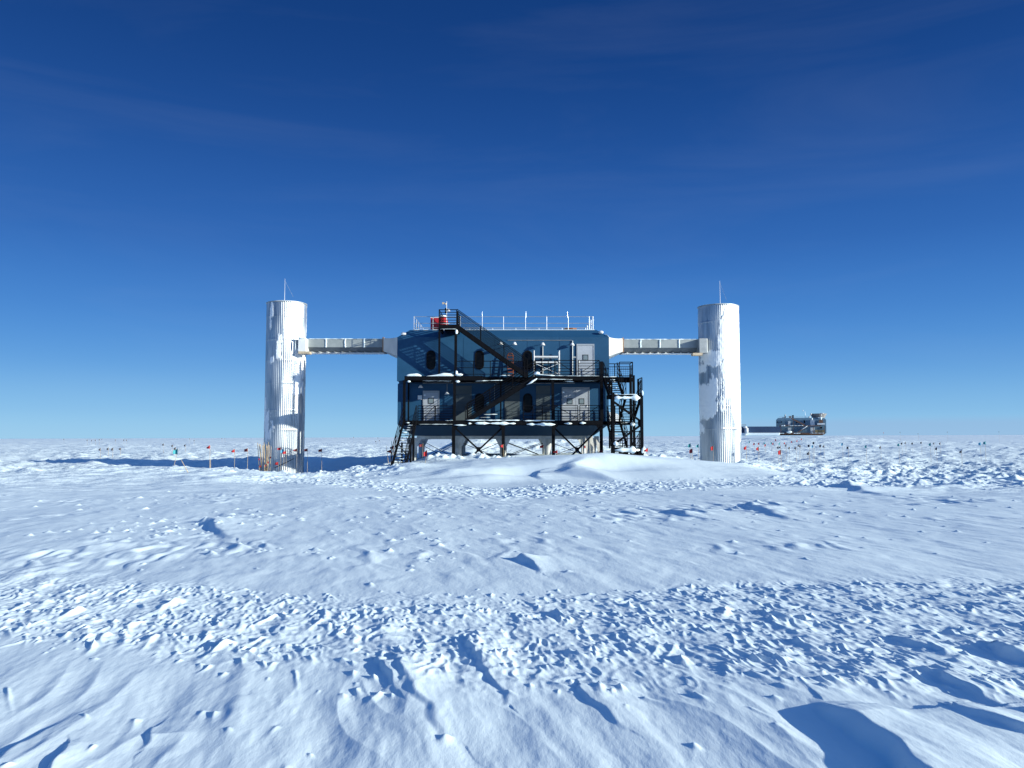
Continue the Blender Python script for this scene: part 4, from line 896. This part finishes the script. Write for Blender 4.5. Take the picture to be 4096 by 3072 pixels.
for px, py, Y, mt, lb in (
    (2763, 1802, 52, 'darkred', 'dark red flag on a pole just left of the right tower'), (2757, 1781, 62, 'teal', 'teal flag behind the dark red one left of the right tower'),
    (2789, 1783, 64, 'teal', 'small dark teal flag touching the left edge of the right tower'), (2847, 1792, 54, 'red', 'narrow red flag before the right tower'),
    (2980, 1790, 58, 'red', 'red flag just right of the right tower'), (3029, 1795, 56, 'red', 'broad red flag second to the right of the right tower'), (3117, 1809, 50, 'red', 'red flag third to the right of the right tower')):
    flag(px, py, Y, mt, lb, 'marker flags round the right tower', .20, .30)
far = [(3102, 1760, 'red', 150), (2996, 1768, 'teal', 120), (3015, 1775, 'red', 110), (3034, 1774, 'red', 112), (3057, 1773, 'teal', 115), (3060, 1780, 'red', 105), (3084, 1773, 'teal', 115), (3091, 1775, 'red', 112), (3117, 1775, 'teal', 110),
       (3137, 1773, 'red', 118), (3166, 1767, 'red', 130), (3187, 1763, 'red', 145), (3205, 1756, 'red', 160), (3142, 1781, 'dark', 90), (3194, 1781, 'dark', 88), (3199, 1785, 'dark', 92), (3110, 1790, 'dark', 80), (3119, 1789, 'dark', 82), (3155, 1792, 'dark', 80),
       (3181, 1793, 'dark', 78), (3234, 1783, 'dark', 88), (3253, 1772, 'dark', 85), (3248, 1785, 'cyan', 75), (3279, 1784, 'dark', 85), (3293, 1784, 'dark', 86), (3367, 1776, 'cyan', 78), (3461, 1786, 'teal', 72), (3520, 1789, 'dark', 85),
       (3390, 1790, 'dark', 84), (3592, 1779, 'teal', 78), (3605, 1774, 'dark', 110), (3620, 1772, 'dark', 110), (3648, 1774, 'dark', 115), (3684, 1771, 'dark', 115), (3718, 1777, 'teal', 75), (3734, 1773, 'dark', 112), (3759, 1773, 'dark', 112), (3743, 1794, 'dark', 80),
       (3842, 1805, 'dark', 62), (3918, 1775, 'cyan', 72), (3937, 1771, 'teal', 66), (3232, 1812, 'dark', 60)]
nm = {'red': 'red', 'teal': 'teal', 'cyan': 'pale blue', 'dark': 'dark'}
single = {(3102, 1760): 'red flag alone left of the distant building', (3367, 1776): 'pale blue flag right of the distant building', (3461, 1786): 'teal flag standing alone right of the distant building', (3248, 1785): 'pale blue flag below the distant building',
          (3918, 1775): 'pale blue flag near the right edge beside a large teal one', (3937, 1771): 'large dark teal flag near the right edge', (3842, 1805): 'dark flag low and alone towards the right edge', (3718, 1777): 'teal flag between small dark ones at the far right', (3592, 1779): 'teal flag leftmost of the far right cluster', (2996, 1768): 'teal flag nearest the right tower on its right',
          (3232, 1812): 'dark flag nearest the viewer below the distant building', (3205, 1756): 'small red flag closest to the foot of the distant building'}
for px, py, mt, Y in far:
    lb = single.get((px, py)) or 'small %s flag out on the snow plain beyond the right tower' % nm[mt]
    k = 1.0+.0035*Y; flag(px, py, Y, mt, lb, 'far flags on the right-hand plain', .14*k, .23*k, thin=.8)
for px, py, Y, lb in ((398, 1798, 80, 'dark flag, leftmost of the near row of four on the left plain'), (430, 1795, 82, 'dark flag, second of the near row of four on the left plain'), (448, 1796, 81, 'dark flag, third of the near row of four on the left plain'), (479, 1796, 82, 'dark flag, rightmost of the near row of four on the left plain'),
                  (652, 1778, 105, 'dark flag, leftmost of the farther three on the left plain'), (688, 1783, 98, 'dark flag, middle of the farther three on the left plain'), (739, 1782, 100, 'dark flag, rightmost of the farther three on the left plain'), (699, 1794, 84, 'dark flag just above the teal flag on the left')):
    flag(px, py, Y, 'dark', lb, 'dark flags on the left-hand plain', .20, .28)
for k, (px, py) in enumerate(((255, 1757), (348, 1761), (366, 1762), (381, 1761), (397, 1759), (407, 1757), (461, 1760), (495, 1760), (505, 1761), (758, 1755), (776, 1762), (887, 1754), (899, 1755), (1414, 1749), (1511, 1752), (1503, 1766), (1517, 1762), (3534, 1731), (3600, 1729), (3789, 1728), (3995, 1727), (3672, 1735))):
    Y = 300 if py > 1757 else 420
    flag(px, py, Y, 'red' if px == 3534 else 'dark', 'red dot of a flag on the right horizon' if px == 3534 else ('tiny dark flag near the left horizon' if px < 2000 else 'tiny dark flag above the right horizon'), 'tiny flags near the horizon', .3, .5, thin=1.5)
# loose poles
def pole(p, q, label, mat='bamboo', r=.018, group=None): return tag(MB().tube(p, q, r, 6, r*.7).build('bamboo_pole', mat), label, 'pole', group)
def gpt(px, Y, dz=-.2): x = X(px, Y, 1850); return Vector((x, Y, hit(x, Y)+dz))
pole(gpt(1556, 50), P(1545, 1784, 50), 'bare bamboo pole leaning left of the ground stair'); pole(gpt(1563, 50.1), P(1567, 1764, 50.1), 'teal topped pole left of the ground stair', 'teal', .022)
pole(gpt(1600, 49.6), P(1573, 1800, 49.6), 'short bamboo pole leaning against the ground stair'); pole(P(752, 1890, 38), P(725, 1840, 38), 'slanting bare pole in the left ridge below the teal flag')
pole(P(842, 1872, 42), P(842, 1838, 42), 'short upright bare pole in the left ridge below a red flag'); pole(P(1098, 1872, 55), P(1175, 1835, 55.4), 'dark pole lying slantwise against the foot of the left tower', 'steel', .03)
R = random.Random(3)
for i in range(17):
    t = i/16; bx = 1042+34*t+R.uniform(-4, 4); tx = 1031+50*t+R.uniform(-4, 4); Y = 54.2+R.uniform(-.25, .25)
    pole(gpt(bx, Y, -.1), P(tx, 1772+R.uniform(-6, 14), Y+R.uniform(-.1, .2)), 'bamboo pole in the fan-shaped bundle left of the left tower', 'bamboo', .026, 'bamboo poles bundled beside the left tower')
for i, (px, py, mt) in enumerate(((1036, 1838, 'red'), (1082, 1830, 'red'), (1062, 1862, 'red'), (1040, 1866, 'red'), (1072, 1850, 'red'))):
    c = P(px, py, 53.85); b = MB().blob(c, (.045, .03, .06), i, .5, 8, 6); tag(b.build('flag_cloth', mt), 'red flag cloth hanging in the bamboo bundle by the left tower', 'flag', 'red cloths in the bamboo bundle')

# ------------------------------------------------------------------ distant station building and its long wing
YD = 340.0; k = YD/F
fb = thing('distant_building', 'faded blue two-storey building with brown stairs far off on the right horizon', 'building', (X(3215, YD), YD+4, Z(1740, YD)))
x0, x1 = X(3120, YD), X(3308, YD); z = lambda y: Z(y, YD)
MB().loft([rect(x0, x1, YD, YD+14, z(1733)), rect(x0, x1, YD, YD+14, z(1679)), rect(x0+.8, x1-.9, YD+.9, YD+13, z(1671))]).build('wall', 'farblue', fb)
MB().loft([rect(x0+1.5, x1-1.5, YD+1, YD+13, z(1741)), rect(x0+.5, x1-.3, YD, YD+14, z(1733.2))]).build('underside', 'brown', fb)
def fbox(a, c, d, e, mat, name, y=-.15, dp=.15, par=None): 
    return MB().box(X(a, YD+y), X(c, YD+y), YD+y, YD+y+dp, Z(e, YD+y), Z(d, YD+y)).build(name, mat, par or fb)
for a, c, d, e in ((3166, 3175, 1684, 1702), (3165, 3177, 1711, 1724)): fbox(a, c, d, e, 'farwhite', 'door')
for px in (3199.5, 3228): fbox(px-2.2, px+2.2, 1681, 1692, 'black', 'window')
for px in (3126, 3141): fbox(px-1.5, px+1.5, 1685, 1690, 'black', 'window')
fbox(3286, 3293, 1708, 1714, 'black', 'window'); fbox(3249, 3266, 1680, 1702, 'farwhite', 'wall_panel'); fbox(3250, 3266, 1710, 1730, 'farwhite', 'wall_panel'); fbox(3270, 3306, 1720, 1731, 'olive', 'crate_stack', -1.2, 1)
fbox(3281, 3309, 1693, 1699, 'farwhite', 'balcony', -1.8, 1.8)
fbox(3286, 3300, 1680, 1692, 'brown', 'balcony_box', -1.2, 1)
b = MB()
y = YD-1.4
def fb_(p, q, w_=.28, h_=.28): b.bar(P(*p, y), P(*q, y), w_, h_)
fb_((3140, 1703.5), (3296, 1703.5), .9, .3); fb_((3130, 1733), (3312, 1733), 1.0, .35); fb_((3185, 1673), (3234, 1700), .5, .5); fb_((3246, 1704), (3208, 1731), .5, .4)
for px in (3145, 3192, 3309, 3268): fb_((px, 1703), (px, 1738), .2, .2)
fb_((3192, 1673), (3192, 1703), .2, .2); fb_((3140, 1699), (3182, 1699), .1, .1); fb_((3140, 1704), (3118, 1733), .3, .3); fb_((3130, 1733), (3142, 1742), .3, .3)
b.build('stairs', 'brown', fb)
b = MB(); b.strip(P(3147, 1703, YD-2), P(3163, 1702, YD-2), .5, .5, 4); b.strip(P(3180, 1702.5, YD-2), P(3232, 1702, YD-2), .2, .5, 5); b.strip(P(3223, 1720, YD-2), P(3247, 1704, YD-2), .45, .6, 6, step=.4)
b.strip(P(3130, 1733, YD-2), P(3160, 1733, YD-2), .35, .5, 7); b.strip(P(3195, 1734, YD-2), P(3220, 1733, YD-2), .35, .5, 8); b.strip(P(3255, 1732.5, YD-2), P(3310, 1732.5, YD-2), .2, .5, 9); b.strip(P(3277, 1672, YD+.4), P(3298, 1671, YD+.4), .5, .6, 10)
b.blob(P(3179, 1728, YD-2), (.9, .5, .5), 3, .4); b.blob(P(3260, 1676, YD-.8), (.4, .4, .4), 5, .3); b.blob(P(3294, 1675, YD-.8), (.4, .4, .6), 6, .3); b.build('snow_strip', 'clump', fb, True)
b = MB()
for px in range(3130, 3240, 5): b.tube(P(px, 1672, YD+1.2), P(px, 1665, YD+1.2), .05, 5)
b.bar(P(3130, 1665, YD+1.2), P(3237, 1665, YD+1.2), .06, .06); b.build('roof_railing', 'alu', fb)
for a, c, d, mt in ((3163, 3172, 1663, 'brown'), (3174, 3182, 1660, 'black'), (3136, 3146, 1668, 'palewood')): 
    MB().box(X(a, YD+2), X(c, YD+2), YD+2, YD+3, z(1671), z(d)).build('roof_unit', mt, fb)
MB().tube(P(3150, 1672, YD+2), P(3150, 1660, YD+2), .22, 8).build('chimney', 'black', fb); MB().tube(P(3151, 1662, YD+2), P(3151, 1657, YD+2), .2, 8).build('chimney_cap', 'white', fb)
MB().tube(P(3224, 1671, YD+3), P(3222, 1645, YD+3), .12, 6, .04).tube(P(3214, 1645, YD+3), P(3215, 1640, YD+3), .2, 6).build('mast', 'alu', fb)
# flared ground shield with struts
c = P(3266, 1662, YD+5); b = MB(); n = 24
def ring(r, z): return [(c.x+r*math.cos(2*math.pi*i/n), c.y+r*math.sin(2*math.pi*i/n), z) for i in range(n)]
b.loft([ring(2.4, z(1671.5)), ring(3.45, z(1654)), ring(3.3, z(1654)), ring(2.2, z(1670))]); b.build('telescope_shield', 'fargrey', fb)
b = MB(); b.tube(P(3245, 1669, YD+1.2), P(3253, 1653, YD+1.2), .14, 6); b.tube(P(3287, 1669, YD+1.2), P(3290, 1655, YD+1.2), .14, 6); b.blob(P(3245, 1669, YD+1), (.42, .4, .34), 7, .15); b.blob(P(3292, 1654, YD+1), (.8, .4, .17), 8, .2)
b.build('shield_strut', 'white', fb, True)
YW = 336.0
wg = thing('long_dark_wing', 'long low navy wing running left from the distant building behind the right tower', 'building', (X(3040, YW), YW+3, Z(1745, YW)))
MB().box(X(2850, YW), X(3122, YW), YW, YW+5, Z(1731, YW), Z(1706, YW)).build('wall', 'fardark', wg)
MB().box(X(2850, YW), X(3118, YW), YW-.3, YW+5, Z(1742, YW), Z(1731.3, YW)).build('snow_skirt', 'clump', wg, bevel=.2)
b = MB().box(X(2984, YW), X(2998, YW), YW-1.4, YW-.05, Z(1733, YW), Z(1712, YW)); b.blob(P(2991, 1709, YW-.8), (.85, .7, .5), 2, .1); b.build('vent_tower', 'farwhite', wg, True)
MB().box(X(2985, YW), X(2990, YW), YW-1.2, YW-.2, Z(1746, YW), Z(1733.2, YW)).build('vent_leg', 'farwhite', wg)
b = MB()
for px in range(2968, 2992, 4): b.tube(P(px, 1706, YW+1), P(px, 1698, YW+1), .05, 5)
b.bar(P(2968, 1698, YW+1), P(2992, 1698, YW+1), .07, .07); b.build('roof_railing', 'brown', wg)
fb.rotation_euler = (0, 0, math.radians(-18.5)); wg.rotation_euler = (0, 0, math.radians(-12))
# faint exhaust plume drifting left from the chimney
m = bpy.data.materials.new('exhaust'); m.use_nodes = True; t = m.node_tree; t.nodes.clear()
pv = N(t, 'ShaderNodeVolumePrincipled', Density=.05); pv.inputs['Color'].default_value = (.42, .38, .38, 1); ot = N(t, 'ShaderNodeOutputMaterial'); t.links.new(pv.outputs[0], ot.inputs['Volume'])
M['smoke'] = m
b = MB(); loops = []
for i in range(9):
    t_ = i/8; c = P(3149-48*t_, 1657-6*t_-2*math.sin(t_*3), YD+2); r = .25+1.5*t_-.9*max(0, t_-.85)*6
    loops.append([(c.x, c.y+r*math.cos(a), c.z+.75*r*math.sin(a)) for a in [j*math.pi/5 for j in range(10)]])
sm = b.loft(loops).build('exhaust_smoke', 'smoke', None, True); sm['kind'] = 'stuff'; sm['label'] = 'faint grey exhaust smoke drifting left above the distant building'; sm['category'] = 'smoke'
